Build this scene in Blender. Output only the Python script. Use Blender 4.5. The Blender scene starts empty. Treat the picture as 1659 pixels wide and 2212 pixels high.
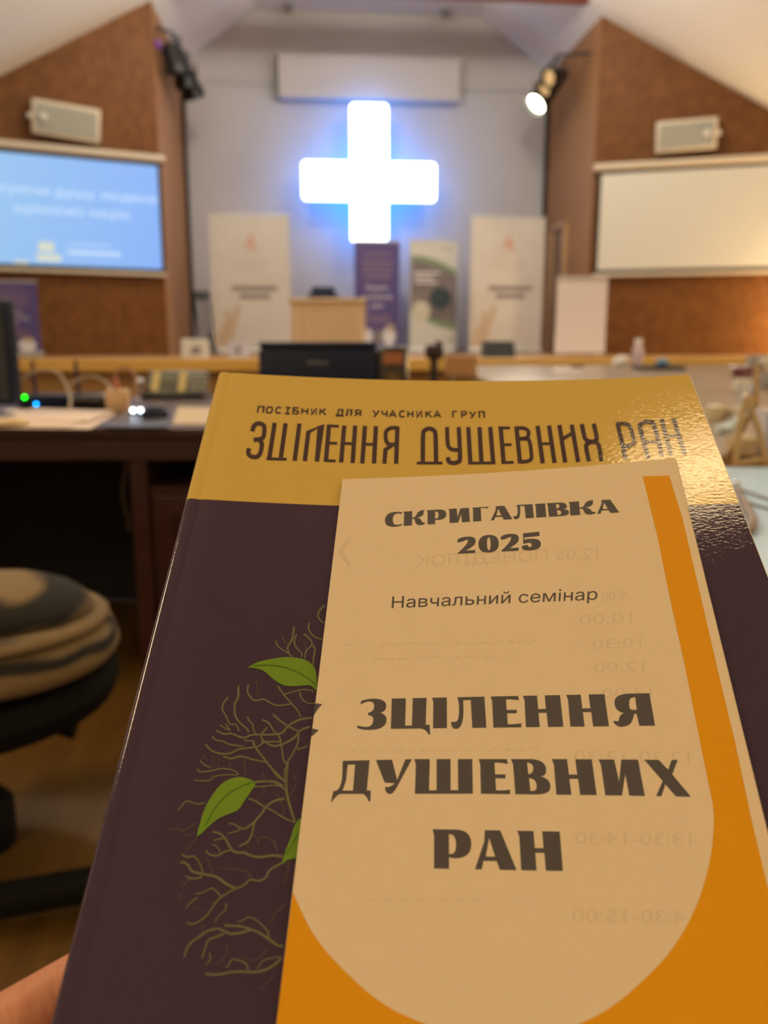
import bpy, bmesh, math, random
from mathutils import Vector, Matrix, geometry
random.seed(7)
S = bpy.context.scene
COL = S.collection
PI = math.pi

# ---------------------------------------------------------------- camera
FPX, HC, PITCH, YAW = 1800.0, 0.97, math.radians(11.5), math.radians(5.0)
cam_d = bpy.data.cameras.new('camera')
cam = bpy.data.objects.new('camera', cam_d)
COL.objects.link(cam)
cam.location = (0, 0, HC)
cam.rotation_euler = (PI / 2 - PITCH, 0, -YAW)
cam_d.sensor_fit = 'VERTICAL'
cam_d.sensor_height = 36.0
cam_d.sensor_width = 27.0
cam_d.lens = FPX / 2212 * 36.0
cam_d.clip_start = 0.01
cam_d.dof.use_dof = True
cam_d.dof.focus_distance = 0.285
cam_d.dof.aperture_fstop = cam_d.lens / 1000 / 0.0029
S.camera = cam
# ---------------------------------------------------------------- exposure, world
S.view_settings.view_transform = 'Standard'
S.view_settings.look = 'None'
S.view_settings.gamma = 1
S.view_settings.use_curve_mapping = False
S.view_settings.exposure = 0.0
W = bpy.data.worlds.new('world')
S.world = W
W.use_nodes = True
W.node_tree.nodes['Background'].inputs[0].default_value = (1.0, 0.8, 0.6, 1)
W.node_tree.nodes['Background'].inputs[1].default_value = 0.05
S.cycles.sample_clamp_indirect = 6.0
S.cycles.max_bounces = 8
# ---------------------------------------------------------------- light levels
WARM = (1.0, 0.73, 0.40)
NEUT = (1.0, 0.91, 0.76)
NEAR_LAMP = 18.0       # panel right above the reader
HALL_LAMP = 35.0       # the other ceiling panels of the hall
STAGE_FILL = 105.0     # unseen globes added to brighten ceiling and stage
SPOT_W = 260.0
CROSS_FRONT = 4.5
CROSS_BACK = 6.2

# ================================================================ helpers
CAMR = Matrix.Rotation(-YAW, 4, 'Z') @ Matrix.Rotation(PI / 2 - PITCH, 4, 'X')
C0 = Vector((0, 0, HC))


def ray(px, py):
    return CAMR @ Vector(((px - 829.5) / FPX, -(py - 1106) / FPX, -1.0))


def hit(px, py, P, n):
    r = ray(px, py)
    return C0 + r * ((Vector(P) - C0).dot(Vector(n)) / r.dot(Vector(n)))


def onY(px, py, Y):
    return hit(px, py, (0, Y, 0), (0, 1, 0))


def onZ(px, py, z):
    return hit(px, py, (0, 0, z), (0, 0, 1))


FW = Vector((math.sin(YAW), math.cos(YAW), 0))
RT = Vector((math.cos(YAW), -math.sin(YAW), 0))


def onD(px, py, d):
    """the point seen at a pixel, d metres in front of the lens (level distance)"""
    return hit(px, py, FW * d, FW)


def lin(c):
    return tuple(((v / 255) / 12.92 if v <= 10 else ((v / 255 + 0.055) / 1.055) ** 2.4) for v in c)


MATS = {}


def mat(name, col, rough=0.5, metal=0.0, spec=0.5, noise=None, bump=None, emit=None, trans=0.0, coat=0.0, sub=0.0):
    """col: linear RGB. noise=(colour2, scale, detail, stretch xyz, low, high); bump=(scale, strength, distance, stretch)"""
    if name in MATS:
        return MATS[name]
    m = bpy.data.materials.new(name)
    m.use_nodes = True
    nt = m.node_tree
    b = nt.nodes['Principled BSDF']
    b.inputs['Base Color'].default_value = (*col, 1)
    b.inputs['Roughness'].default_value = rough
    b.inputs['Metallic'].default_value = metal
    b.inputs['Specular IOR Level'].default_value = spec
    b.inputs['Transmission Weight'].default_value = trans
    b.inputs['Coat Weight'].default_value = coat
    if sub:
        b.inputs['Subsurface Weight'].default_value = sub
        b.inputs['Subsurface Radius'].default_value = (0.006, 0.002, 0.001)
        b.inputs['Subsurface Scale'].default_value = 1.0
    if emit:
        b.inputs['Emission Color'].default_value = (*emit[0], 1)
        b.inputs['Emission Strength'].default_value = emit[1]
    tc = None

    def coords(stretch):
        nonlocal tc
        if tc is None:
            tc = nt.nodes.new('ShaderNodeTexCoord')
        mp = nt.nodes.new('ShaderNodeMapping')
        mp.inputs['Scale'].default_value = stretch
        nt.links.new(tc.outputs['Object'], mp.inputs[0])
        return mp.outputs[0]
    if noise:
        c2, sc, det, st, lo, hi = noise
        n = nt.nodes.new('ShaderNodeTexNoise')
        n.inputs['Scale'].default_value = sc
        n.inputs['Detail'].default_value = det
        nt.links.new(coords(st), n.inputs['Vector'])
        r = nt.nodes.new('ShaderNodeValToRGB')
        r.color_ramp.elements[0].position = lo
        r.color_ramp.elements[1].position = hi
        r.color_ramp.elements[0].color = (*col, 1)
        r.color_ramp.elements[1].color = (*c2, 1)
        nt.links.new(n.outputs['Fac'], r.inputs[0])
        nt.links.new(r.outputs[0], b.inputs['Base Color'])
    if bump:
        sc, stg, dist, st = bump
        n = nt.nodes.new('ShaderNodeTexNoise')
        n.inputs['Scale'].default_value = sc
        n.inputs['Detail'].default_value = 2
        nt.links.new(coords(st), n.inputs['Vector'])
        bp = nt.nodes.new('ShaderNodeBump')
        bp.inputs['Strength'].default_value = stg
        bp.inputs['Distance'].default_value = dist
        nt.links.new(n.outputs['Fac'], bp.inputs['Height'])
        nt.links.new(bp.outputs[0], b.inputs['Normal'])
    MATS[name] = m
    return m


class MB:
    """collects shapes, then links them as ONE mesh object"""

    def __init__(self):
        self.v, self.f, self.mi = [], [], []

    def add(self, vs, fs, mi=0, M=None):
        o = len(self.v)
        for p in vs:
            p = Vector(p)
            self.v.append(M @ p if M else p)
        for q in fs:
            self.f.append([o + i for i in q])
            self.mi.append(mi)
        return self

    def box(self, c, s, rot=None, bev=0.0, mi=0, seg=2):
        bm = bmesh.new()
        bmesh.ops.create_cube(bm, size=1)
        bmesh.ops.scale(bm, vec=Vector(s), verts=bm.verts)
        if bev:
            bmesh.ops.bevel(bm, geom=list(bm.edges), offset=min(bev, min(s) * 0.49), segments=seg, affect='EDGES', profile=0.5)
        return self.bm(bm, Matrix.Translation(Vector(c)) @ (rot.to_4x4() if rot else Matrix.Identity(4)), mi)

    def bm(self, bm, M=None, mi=0):
        bm.verts.index_update()
        self.add([v.co.copy() for v in bm.verts], [[v.index for v in f.verts] for f in bm.faces], mi, M)
        bm.free()
        return self

    def lathe(self, prof, c=(0, 0, 0), n=24, M=None, sx=1.0, sy=1.0, mi=0):
        vs, fs = [], []
        k = len(prof)
        for i in range(n):
            a = 2 * PI * i / n
            for r, z in prof:
                vs.append((c[0] + sx * r * math.cos(a), c[1] + sy * r * math.sin(a), c[2] + z))
        for i in range(n):
            for j in range(k - 1):
                a, b = i * k + j, ((i + 1) % n) * k + j
                fs.append((a, b, b + 1, a + 1))
        if prof[0][0] > 1e-6:
            fs.append([i * k for i in range(n)][::-1])
        if prof[-1][0] > 1e-6:
            fs.append([i * k + k - 1 for i in range(n)])
        return self.add(vs, fs, mi, M)

    def tube(self, pts, r, n=10, mi=0, closed=False):
        pts = [Vector(p) for p in pts]
        rs = r if isinstance(r, (list, tuple)) else [r] * len(pts)
        vs, fs = [], []
        up = Vector((0.13, 0.21, 0.97)).normalized()
        m = len(pts)
        for i, p in enumerate(pts):
            t = (pts[(i + 1) % m] - pts[i - 1]) if closed else (pts[min(i + 1, m - 1)] - pts[max(i - 1, 0)])
            t.normalize()
            a = t.cross(up)
            if a.length < 1e-3:
                a = t.cross(Vector((1, 0, 0)))
            a.normalize()
            up = a.cross(t).normalized()
            for k in range(n):
                q = 2 * PI * k / n
                vs.append(p + (a * math.cos(q) + up * math.sin(q)) * rs[i])
        for i in range(m if closed else m - 1):
            for k in range(n):
                a, b = i * n + k, i * n + (k + 1) % n
                c, d = ((i + 1) % m) * n + (k + 1) % n, ((i + 1) % m) * n + k
                fs.append((a, b, c, d))
        if not closed:
            fs.append(list(range(n))[::-1])
            fs.append([(m - 1) * n + k for k in range(n)])
        return self.add(vs, fs, mi)

    def prism(self, poly, d, mi=0):
        """poly: 3-D corner points; d: thickness vector"""
        poly = [Vector(p) for p in poly]
        d = Vector(d)
        n = len(poly)
        vs = poly + [p + d for p in poly]
        fs = [list(range(n)), [n + i for i in range(n)][::-1]]
        for i in range(n):
            j = (i + 1) % n
            fs.append((i, n + i, n + j, j))
        return self.add(vs, fs, mi)

    def build(self, name, mats, parent=None, world=False, smooth=False, label=None):
        me = bpy.data.meshes.new(name)
        vs = self.v
        if world and parent is not None:
            inv = MROOT[parent.name].inverted()
            vs = [inv @ Vector(p) for p in vs]
        me.from_pydata([tuple(p) for p in vs], [], self.f)
        if not isinstance(mats, (list, tuple)):
            mats = [mats]
        for m in mats:
            me.materials.append(m)
        for p, i in zip(me.polygons, self.mi):
            p.material_index = i
            p.use_smooth = bool(smooth)
        bm = bmesh.new()
        bm.from_mesh(me)
        bmesh.ops.recalc_face_normals(bm, faces=bm.faces)
        bm.to_mesh(me)
        bm.free()
        if smooth and smooth != 'all':
            me.set_sharp_from_angle(angle=math.radians(40))
        o = bpy.data.objects.new(name, me)
        COL.objects.link(o)
        if parent is not None:
            o.parent = parent
            MROOT[o.name] = MROOT[parent.name]
        else:
            MROOT[o.name] = Matrix.Identity(4)
        if label:
            o['label'] = label
        return o


MROOT = {}


def thing(name, label, cat, loc=(0, 0, 0), rotz=0.0, group=None, M=None):
    o = bpy.data.objects.new(name, None)
    COL.objects.link(o)
    o.empty_display_size = 0.1
    if M is None:
        M = Matrix.Translation(Vector(loc)) @ Matrix.Rotation(rotz, 4, 'Z')
    o.matrix_world = M
    MROOT[o.name] = M
    o['label'] = label
    o['category'] = cat
    if group:
        o['group'] = group
    return o


def tag(o, label, cat, group=None):
    o['label'] = label
    o['category'] = cat
    if group:
        o['group'] = group
    return o


def struct(o):
    o['kind'] = 'structure'
    return o


def dup(root, M, label, group=None):
    r = root.copy()
    COL.objects.link(r)
    r.matrix_world = M
    r['label'] = label
    if group:
        r['group'] = group
    for ch in list(root.children):
        c = ch.copy()
        COL.objects.link(c)
        c.parent = r
        for g in list(ch.children):
            d = g.copy()
            COL.objects.link(d)
            d.parent = c
    return r


def Rz(a):
    return Matrix.Rotation(a, 3, 'Z')


def Rx(a):
    return Matrix.Rotation(a, 3, 'X')


def Ry(a):
    return Matrix.Rotation(a, 3, 'Y')


def text_faces(s):
    """built-in lettering as flat faces, scaled so that capitals are 1 high"""
    cu = bpy.data.curves.new('lettering', 'FONT')
    cu.body = s
    cu.resolution_u = 3
    cu.fill_mode = 'NONE'
    ob = bpy.data.objects.new('lettering', cu)
    COL.objects.link(ob)
    bpy.context.view_layer.update()
    ev = ob.evaluated_get(bpy.context.evaluated_depsgraph_get())
    me = ev.to_mesh()
    co = [(v.co.x, v.co.y) for v in me.vertices]
    nb = {}
    for e in me.edges:
        a, b = e.vertices
        nb.setdefault(a, []).append(b)
        nb.setdefault(b, []).append(a)
    ev.to_mesh_clear()
    bpy.data.objects.remove(ob)
    bpy.data.curves.remove(cu)
    loops, seen = [], set()
    for st in sorted(nb):
        if st in seen:
            continue
        lp, cur, prev = [st], st, None
        seen.add(st)
        while True:
            nx = [q for q in nb[cur] if q != prev and (q not in seen)]
            if not nx:
                break
            # keep the contour's own direction (vertices run in order)
            q = cur + 1 if cur + 1 in nx else nx[0]
            lp.append(q)
            seen.add(q)
            prev, cur = cur, q
        if len(lp) > 2:
            loops.append([co[k] for k in lp])
    # fill by the winding rule, so that contours crossing themselves stay right
    pts, eds = [], []
    for lp in loops:
        o = len(pts)
        pts += [Vector(p) for p in lp]
        eds += [(o + k, o + (k + 1) % len(lp)) for k in range(len(lp))]
    ov, _, of, _, _, _ = geometry.delaunay_2d_cdt(pts, eds, [], 0, 1e-6)

    def winding(x, y):
        w = 0
        for a, b in eds:
            (xa, ya), (xb, yb) = pts[a], pts[b]
            if ya <= y < yb or yb <= y < ya:
                if x < xa + (xb - xa) * (y - ya) / (yb - ya):
                    w += 1 if yb > ya else -1
        return w
    vs = [tuple(v) for v in ov]
    fs = [list(f) for f in of if winding(sum(ov[k].x for k in f) / len(f), sum(ov[k].y for k in f) / len(f))]
    x0 = min(v[0] for v in vs)
    x1 = max(v[0] for v in vs)
    k = 1 / 0.727
    return [((x - x0) / (x1 - x0), y * k) for x, y in vs], fs, (x1 - x0) * k


# ================================================================ materials
M_plaster = mat('white_plaster', (0.72, 0.69, 0.65), 0.9, bump=(60, 0.1, 0.01, (1, 1, 1)))
M_ceil = mat('white_ceiling_paint', (0.80, 0.78, 0.74), 0.9)
M_back = mat('grey_white_wall_paint', (0.55, 0.545, 0.545), 0.85, noise=((0.51, 0.50, 0.50), 1.2, 3, (1, 1, 1), 0.35, 0.7))
M_osb = mat('brown_chipboard', (0.128, 0.049, 0.012), 0.5, spec=0.15, noise=((0.172, 0.070, 0.018), 9, 7, (1, 1, 0.8), 0.36, 0.66), bump=(22, 0.5, 0.02, (1, 1, 0.3)))
M_ret = mat('light_brown_board', (0.36, 0.18, 0.075), 0.5, spec=0.2, noise=((0.29, 0.14, 0.056), 5, 4, (3, 3, 0.3), 0.35, 0.7))
M_floor = mat('brown_laminate_floor', (0.15, 0.075, 0.010), 0.5, noise=((0.10, 0.045, 0.006), 3, 4, (5, 0.5, 1), 0.35, 0.65))
M_stage = mat('stage_floor_wood', (0.38, 0.2, 0.08), 0.5)
M_nose = mat('light_oak_edge', (0.74, 0.44, 0.09), 0.4, noise=((0.64, 0.36, 0.07), 4, 3, (0.5, 6, 6), 0.35, 0.65))
M_stagefront = mat('stage_front_wood', (0.34, 0.17, 0.045), 0.5, noise=((0.27, 0.125, 0.03), 4, 3, (0.4, 4, 4), 0.35, 0.65))
M_beam = mat('red_brown_beam', (0.22, 0.06, 0.03), 0.5)
M_black = mat('black_plastic', (0.012, 0.012, 0.014), 0.45)
M_blackmetal = mat('black_metal', (0.014, 0.014, 0.016), 0.35, 0.3)
M_navy = mat('navy_black_plastic', (0.010, 0.016, 0.042), 0.5, spec=0.25)
M_cream = mat('cream_plastic', (0.62, 0.54, 0.42), 0.5)
M_white = mat('white_plastic', (0.78, 0.76, 0.73), 0.4)
M_paper = mat('white_paper', (0.80, 0.76, 0.70), 0.8)
M_grille = mat('grey_speaker_grille', (0.33, 0.33, 0.28), 0.7)
M_screenwhite = mat('white_screen_fabric', (0.68, 0.67, 0.60), 0.9)
M_dark = mat('black_screen_border', (0.02, 0.014, 0.012), 0.7)
M_steel = mat('brushed_steel', (0.6, 0.6, 0.6), 0.25, 1.0)
M_mahog = mat('dark_mahogany', (0.060, 0.016, 0.010), 0.35, noise=((0.036, 0.010, 0.006), 5, 4, (0.6, 6, 6), 0.3, 0.7))
M_shadehole = mat('shaded_cabinet_inside', (0.010, 0.008, 0.008), 0.8)  # near black: shade of the desk's recesses put into the colour
M_lighttan = mat('pale_beech', (0.76, 0.56, 0.36), 0.5, noise=((0.70, 0.51, 0.32), 5, 3, (4, 4, 0.5), 0.35, 0.65))
M_woodlight = mat('light_wood', (0.52, 0.33, 0.13), 0.45, noise=((0.44, 0.26, 0.09), 8, 3, (4, 4, 0.6), 0.3, 0.7))
M_tabletop = mat('greyish_brown_table', (0.27, 0.20, 0.135), 0.28, noise=((0.22, 0.16, 0.105), 4, 4, (0.5, 5, 1), 0.35, 0.65))
M_glass = mat('clear_glass', (0.95, 0.97, 1.0), 0.02, trans=1.0)

# ================================================================ room shell
XC, HALF, YB, YF = 1.0, 2.92, 14.2, 11.8
ZC, SL, ZT, SIDE = 5.20, 0.66, 5.98, 6.3
DT = HALF - (ZT - ZC) / SL


def zceil(d):
    return min(ZT, ZC - SL * (d - HALF))


STAGE_Z, STAGE_Y = 0.80, 9.2
Y0 = -5.0
struct(MB().box((XC, (Y0 + YB) / 2, -0.05), (2 * SIDE + 0.4, YB - Y0 + 0.4, 0.1)).build('floor', M_floor))
prof = [(-SIDE - 0.2, zceil(SIDE + 0.2)), (-DT, ZT), (DT, ZT), (SIDE + 0.2, zceil(SIDE + 0.2))]
mb = MB()
for (a, b) in zip(prof[:-1], prof[1:]):
    mb.prism([(XC + a[0], Y0, a[1]), (XC + b[0], Y0, b[1]), (XC + b[0], Y0, b[1] + 0.12), (XC + a[0], Y0, a[1] + 0.12)], (0, YB - Y0 + 0.15, 0))
struct(mb.build('ceiling', M_ceil))


def gable(y, thick, name, m, w=SIDE):
    pts = [(XC - w, y, 0), (XC + w, y, 0), (XC + w, y, zceil(w)), (XC + DT, y, ZT), (XC - DT, y, ZT), (XC - w, y, zceil(w))]
    return struct(MB().prism(pts, (0, thick, 0)).build(name, m))


gable(YB, 0.12, 'wall_back', M_back, HALF)
gable(Y0, -0.12, 'wall_rear', M_plaster)
YW = YF - math.tan(math.radians(22)) * (SIDE - HALF)
struct(MB().box((XC - SIDE - 0.06, (Y0 + YW) / 2, 1.6), (0.12, YW - Y0, 3.2)).build('wall_left', M_plaster))
struct(MB().box((XC + SIDE + 0.06, (Y0 + YW) / 2, 1.6), (0.12, YW - Y0, 3.2)).build('wall_right', M_plaster))
WC, WS = math.cos(math.radians(22)), math.sin(math.radians(22))
WING = {}
for side, sg in (('left', -1), ('right', 1)):
    P0 = Vector((XC + sg * HALF, YF, 0))
    e = Vector((sg * WC, -WS, 0))
    n = Vector((-sg * WS, -WC, 0))
    WING[side] = (P0, e, n)
    L = (SIDE - HALF) / WC
    P1 = P0 + e * L
    # chipboard wing wall filling the gable beside the stage opening
    pts = [P0, P1, P1 + Vector((0, 0, zceil(SIDE))), P0 + Vector((0, 0, zceil(HALF)))]
    struct(MB().prism(pts, -n * 0.1).build('wall_wing_' + side, M_osb))
    x0 = XC + sg * HALF
    struct(MB().box((x0 + sg * 0.05, (YF + 0.02 + YB) / 2, zceil(HALF) / 2), (0.1, YB - YF - 0.02, zceil(HALF))).build('wall_stage_' + side, M_ret))
    # dark joint strip where the return meets the back wall
    struct(MB().box((x0 - sg * 0.03, YB - 0.04, (STAGE_Z + 4.6) / 2 + 0.2), (0.06, 0.06, 4.6 - STAGE_Z)).build('trim_1' if sg < 0 else 'trim_2', M_dark))


def onW(side, px, py, out=0.0):
    P0, e, n = WING[side]
    return hit(px, py, P0 + n * out, n)


def wing_uz(side, px, py, out=0.0):
    P0, e, n = WING[side]
    p = onW(side, px, py, out)
    return (p - P0).dot(e), p.z


def wing_M(side):
    """frame on the wing wall: x to the viewer's right along the wall, y out of the wall towards the hall, z up"""
    P0, e, n = WING[side]
    x = e if side == 'right' else -e
    M = Matrix.Identity(4)
    for i in range(3):
        M[i][0], M[i][1], M[i][2], M[i][3] = x[i], -n[i], (0, 0, 1)[i], P0[i]
    return M


# ledge on the back wall and the tie beam over the stage opening
struct(MB().box((XC, YB - 0.02, 4.93), (2 * HALF, 0.04, 0.03)).build('trim_3', M_back))
struct(MB().box((XC, YF - 0.05, 5.46), (2 * 2.75, 0.16, 0.26), bev=0.01).build('trim_4', M_beam))
# stage
struct(MB().box((XC, (STAGE_Y + YB) / 2, STAGE_Z - 0.03), (2 * SIDE - 0.02, YB - STAGE_Y, 0.06)).build('stage_floor', M_stage))
struct(MB().box((XC, STAGE_Y + 0.1, (STAGE_Z - 0.1) / 2), (2 * SIDE - 0.02, 0.08, STAGE_Z - 0.1)).build('stage_front', M_stagefront))
struct(MB().box((XC, STAGE_Y + 0.0, STAGE_Z - 0.065), (2 * SIDE - 0.02, 0.10, 0.135), bev=0.012).build('trim_5', M_nose))

# ================================================================ page frame of the handbook (needed for the lamp above it)
WB, LB = 0.21, 0.297
ZT0 = FPX * WB / 1012.0
Ocam = Vector(((470 - 829.5) / FPX * ZT0, -(803 - 1106) / FPX * ZT0, -ZT0))
Ucam = Vector((1, 0, 0))
th = math.atan2(0.694, 0.72)
Vcam = Vector((-0.0190, -math.cos(th), math.sin(th))).normalized()
Ncam = Ucam.cross(-Vcam).normalized()
Ucam = (-Vcam).cross(Ncam).normalized()
PO = C0 + CAMR.to_3x3() @ Ocam
PU, PV, PN = [CAMR.to_3x3() @ v for v in (Ucam, Vcam, Ncam)]
MPAGE = Matrix.Identity(4)
for i in range(3):
    MPAGE[i][0], MPAGE[i][1], MPAGE[i][2], MPAGE[i][3] = PU[i], -PV[i], PN[i], PO[i]


def bow(u):
    t = u / WB
    return -0.0150 * t * (1 - t) + 0.0014 * t * t * t


def bow_d(u):
    return (bow(u + 1e-4) - bow(u - 1e-4)) / 2e-4


def pix2page(px, py, off=0.0):
    r = ray(px, py)
    h = off
    u = 0
    for _ in range(8):
        P = PO + PN * h
        p = C0 + r * ((P - C0).dot(PN) / r.dot(PN))
        u = (p - PO).dot(PU)
        h = bow(min(max(u, -0.02), WB + 0.03)) + off
    return u, (p - PO).dot(PV)


# ================================================================ ceiling lamps and added globes
M_lampbox = mat('white_lamp_housing', (0.8, 0.8, 0.8), 0.5)
ug, vg = pix2page(1525, 1012)
ng = (PN - PU * bow_d(ug)).normalized()
rg = ray(1525, 1012).normalized()
rr = rg - ng * 2 * rg.dot(ng)
pg = PO + PU * ug + PV * vg
GL = pg + rr * ((5.80 - pg.z) / rr.z)


def ceiling_lamp(x, y, z, sx, sy, col, power, label, tilt=0.0):
    M = Matrix.Translation((x, y, z)) @ Matrix.Rotation(tilt, 4, 'Y')
    t = thing('ceiling_light', label, 'lamp', M=M)
    MB().box((0, 0, 0.045), (sx + 0.06, sy + 0.06, 0.07), bev=0.008).build('lamp_housing', M_lampbox, t)
    MB().box((0, 0, 0.012), (sx + 0.02, sy + 0.02, 0.02)).build('lamp_frame', M_lampbox, t)
    m = mat('lamp_glow_%d' % len(MATS), (0.9, 0.9, 0.9), 0.6, emit=(col, power))
    MB().add([(-sx / 2, -sy / 2, 0), (sx / 2, -sy / 2, 0), (sx / 2, sy / 2, 0), (-sx / 2, sy / 2, 0)], [(0, 1, 2, 3)]).build('diffuser', m, t)
    return t


ceiling_lamp(GL.x, GL.y, 5.80, 0.60, 0.34, WARM, NEAR_LAMP, 'square warm ceiling panel straight above the reader, mirrored in the glossy handbook')
sl = math.atan(SL)
for i, (x, y, tl, lab) in enumerate((
        (-3.4, 1.6, -sl, 'long warm ceiling panel on the slope over the dark desk'),
        (5.4, 1.6, sl, 'long warm ceiling panel on the slope over the white table'),
        (-3.4, -3.2, -sl, 'long warm ceiling panel at the rear, desk side of the hall'),
        (5.4, -3.2, sl, 'long warm ceiling panel at the rear, table side of the hall'))):
    ceiling_lamp(x, y, zceil(abs(x - XC)) - 0.14, 0.5, 1.3, WARM, HALL_LAMP, lab, tl)
for i, (x, y, lab) in enumerate(((-0.6, 9.5, 'added unseen fill globe before the blue lit screen'), (2.6, 9.5, 'added unseen fill globe before the blank screen'), (-1.2, 5.2, 'added unseen fill globe over the middle of the hall, desk side'), (3.2, 5.2, 'added unseen fill globe over the middle of the hall, table side'))):
    pz = min(5.35, zceil(abs(x - XC)) - 0.55)
    t = thing('fill_globe', lab, 'lamp', (x, y, pz))  # globe added out of view to brighten ceiling and back wall
    bm = bmesh.new()
    bmesh.ops.create_uvsphere(bm, u_segments=24, v_segments=16, radius=0.18)
    MB().bm(bm).build('added_globe', mat('globe_glow', (0.9, 0.9, 0.9), 0.6, emit=(NEUT, STAGE_FILL)), t, smooth=True)
    MB().lathe([(0.05, 0.175), (0.06, 0.18), (0.05, 0.23), (0.012, 0.25), (0.012, zceil(abs(x - XC)) - pz - 0.02), (0.06, zceil(abs(x - XC)) - pz - 0.03), (0.06, zceil(abs(x - XC)) - pz - 0.01)], n=16).build('added_globe_rod', M_lampbox, t)

# ================================================================ glowing cross on the back wall
YC = YB - 0.61
ct, cb, cl_, cr_ = onY(794, 226, YC), onY(797, 526, YC), onY(653, 392, YC), onY(941, 392, YC)
t = thing('illuminated_cross', 'big glowing white cross on the back wall above the stage', 'cross', ((cl_.x + cr_.x) / 2, YB - 0.03, (cl_.z + cr_.z) / 2))
M_crosslit = mat('lit_cross_face', (0.9, 0.9, 0.9), 0.5, emit=((0.86, 0.94, 1.0), CROSS_FRONT))
M_crossback = mat('lit_cross_back', (0.9, 0.9, 0.9), 0.5, emit=((0.0, 0.24, 1.0), CROSS_BACK))
a, hh, lo, wd = 0.285, ct.z - cl_.z, cl_.z - cb.z, (cr_.x - cl_.x) / 2
pts = [(-a, hh), (a, hh), (a, a), (wd, a), (wd, -a), (a, -a), (a, -lo), (-a, -lo), (-a, -a), (-wd, -a), (-wd, a), (-a, a)]


def rounded(poly, r, k=4):
    out = []
    n = len(poly)
    for i in range(n):
        p, q, s = Vector(poly[i - 1]), Vector(poly[i]), Vector(poly[(i + 1) % n])
        convex = (q - p).cross(s - q) < 0
        if not convex:
            out.append(tuple(q))
            continue
        d0, d1 = (p - q).normalized(), (s - q).normalized()
        for j in range(k + 1):
            w = j / k
            out.append(tuple((q + d0 * r) * (1 - w) ** 2 + q * 2 * w * (1 - w) + (q + d1 * r) * w * w))
    return out


pp = rounded(pts, 0.07)
MB().prism([(x, -0.58, z) for x, z in pp], (0, 0.012, 0)).build('cross_face', M_crosslit, t)
MB().prism([(x * 0.97, -0.56, z * 0.97) for x, z in pp], (0, 0.06, 0)).build('cross_back_light', M_crossback, t)
for x, z in ((0, hh - 0.2), (0, 0.2 - lo), (-0.8, 0), (0.8, 0)):
    MB().box((x, -0.24, z), (0.05, 0.47, 0.05)).build('wall_bracket', M_white, t)

# boxed fascia panel above the cross
t = thing('fascia_panel', 'white box panel on the back wall above the glowing cross', 'panel', (XC, YB - 0.02, 4.68))
MB().box((0, -0.12, 0.31), (2.82, 0.24, 0.62), bev=0.01).build('panel_box', mat('fascia_white', (0.55, 0.53, 0.52), 0.7), t)
MB().box((-1.425, -0.115, 0.31), (0.03, 0.19, 0.6)).build('end_gap', M_dark, t)
for x, lab in ((onY(622, 33, 14.1).x, 'small round grey ceiling sensor nearer the black lamp cluster'), (onY(960, 43, 14.1).x, 'small round grey ceiling sensor nearer the lit spotlight')):
    s = MB().lathe([(0.05, 0.0), (0.075, -0.02), (0.07, -0.06), (0.045, -0.1), (0.0, -0.11)], (x, 13.95, ZT), 16).build('ceiling_sensor', mat('sensor_grey', (0.2, 0.19, 0.18), 0.6), smooth=True)
    tag(s, lab, 'sensor', 'ceiling sensors above the stage')

# ================================================================ door in the side of the stage
dy0, dy1 = hit(1197, 540, (XC + HALF, 0, 0), (1, 0, 0)), hit(1226, 540, (XC + HALF, 0, 0), (1, 0, 0))
zt = hit(1215, 482, (XC + HALF, 0, 0), (1, 0, 0)).z
M_dframe = mat('light_door_frame', (0.52, 0.33, 0.16), 0.5)
ym, yw = (dy0.y + dy1.y) / 2, abs(dy0.y - dy1.y)
d1 = struct(MB().box((XC + HALF - 0.02, ym, (STAGE_Z + zt) / 2 - 0.03), (0.03, yw - 0.1, zt - STAGE_Z - 0.06)).build('door_1', mat('brown_door_leaf', (0.2, 0.1, 0.05), 0.5)))
mb = MB()
for s in (-1, 1):
    mb.box((XC + HALF - 0.035, ym + s * (yw / 2 - 0.035), (STAGE_Z + zt) / 2), (0.07, 0.07, zt - STAGE_Z))
mb.box((XC + HALF - 0.035, ym, zt - 0.035), (0.07, yw, 0.07))
mb.build('door_frame', M_dframe, d1)
MB().lathe([(0.0, 0), (0.025, 0.004), (0.03, 0.02), (0.0, 0.035)], (0, 0, 0), 12, M=Matrix.Translation((XC + HALF - 0.03, ym - yw / 2 + 0.13, STAGE_Z + 0.95)) @ Matrix.Rotation(-PI / 2, 4, 'Y')).build('door_handle', M_steel, d1, smooth=True)

# ================================================================ screens on the wing walls
M_slide = bpy.data.materials.new('projected_slide')
M_slide.use_nodes = True
nt = M_slide.node_tree
b = nt.nodes['Principled BSDF']
b.inputs['Base Color'].default_value = (0.7, 0.7, 0.7, 1)
b.inputs['Roughness'].default_value = 0.9
tc = nt.nodes.new('ShaderNodeTexCoord')
sp = nt.nodes.new('ShaderNodeSeparateXYZ')
rp = nt.nodes.new('ShaderNodeValToRGB')
rp.color_ramp.elements[0].color = (*lin((140, 192, 235)), 1)
rp.color_ramp.elements[1].color = (*lin((112, 168, 244)), 1)
nt.links.new(tc.outputs['Generated'], sp.inputs[0])
nt.links.new(sp.outputs[0], rp.inputs[0])
nt.links.new(rp.outputs[0], b.inputs['Emission Color'])
b.inputs['Emission Strength'].default_value = 0.98
b.inputs['Base Color'].default_value = (0.1, 0.1, 0.1, 1)
M_slidetext = mat('slide_white_text', (0.1, 0.1, 0.1), 0.9, emit=(lin((195, 222, 250)), 1.0))
M_slideyellow = mat('slide_yellow_mark', (0.1, 0.1, 0.1), 0.9, emit=(lin((205, 210, 195)), 1.0))


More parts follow.
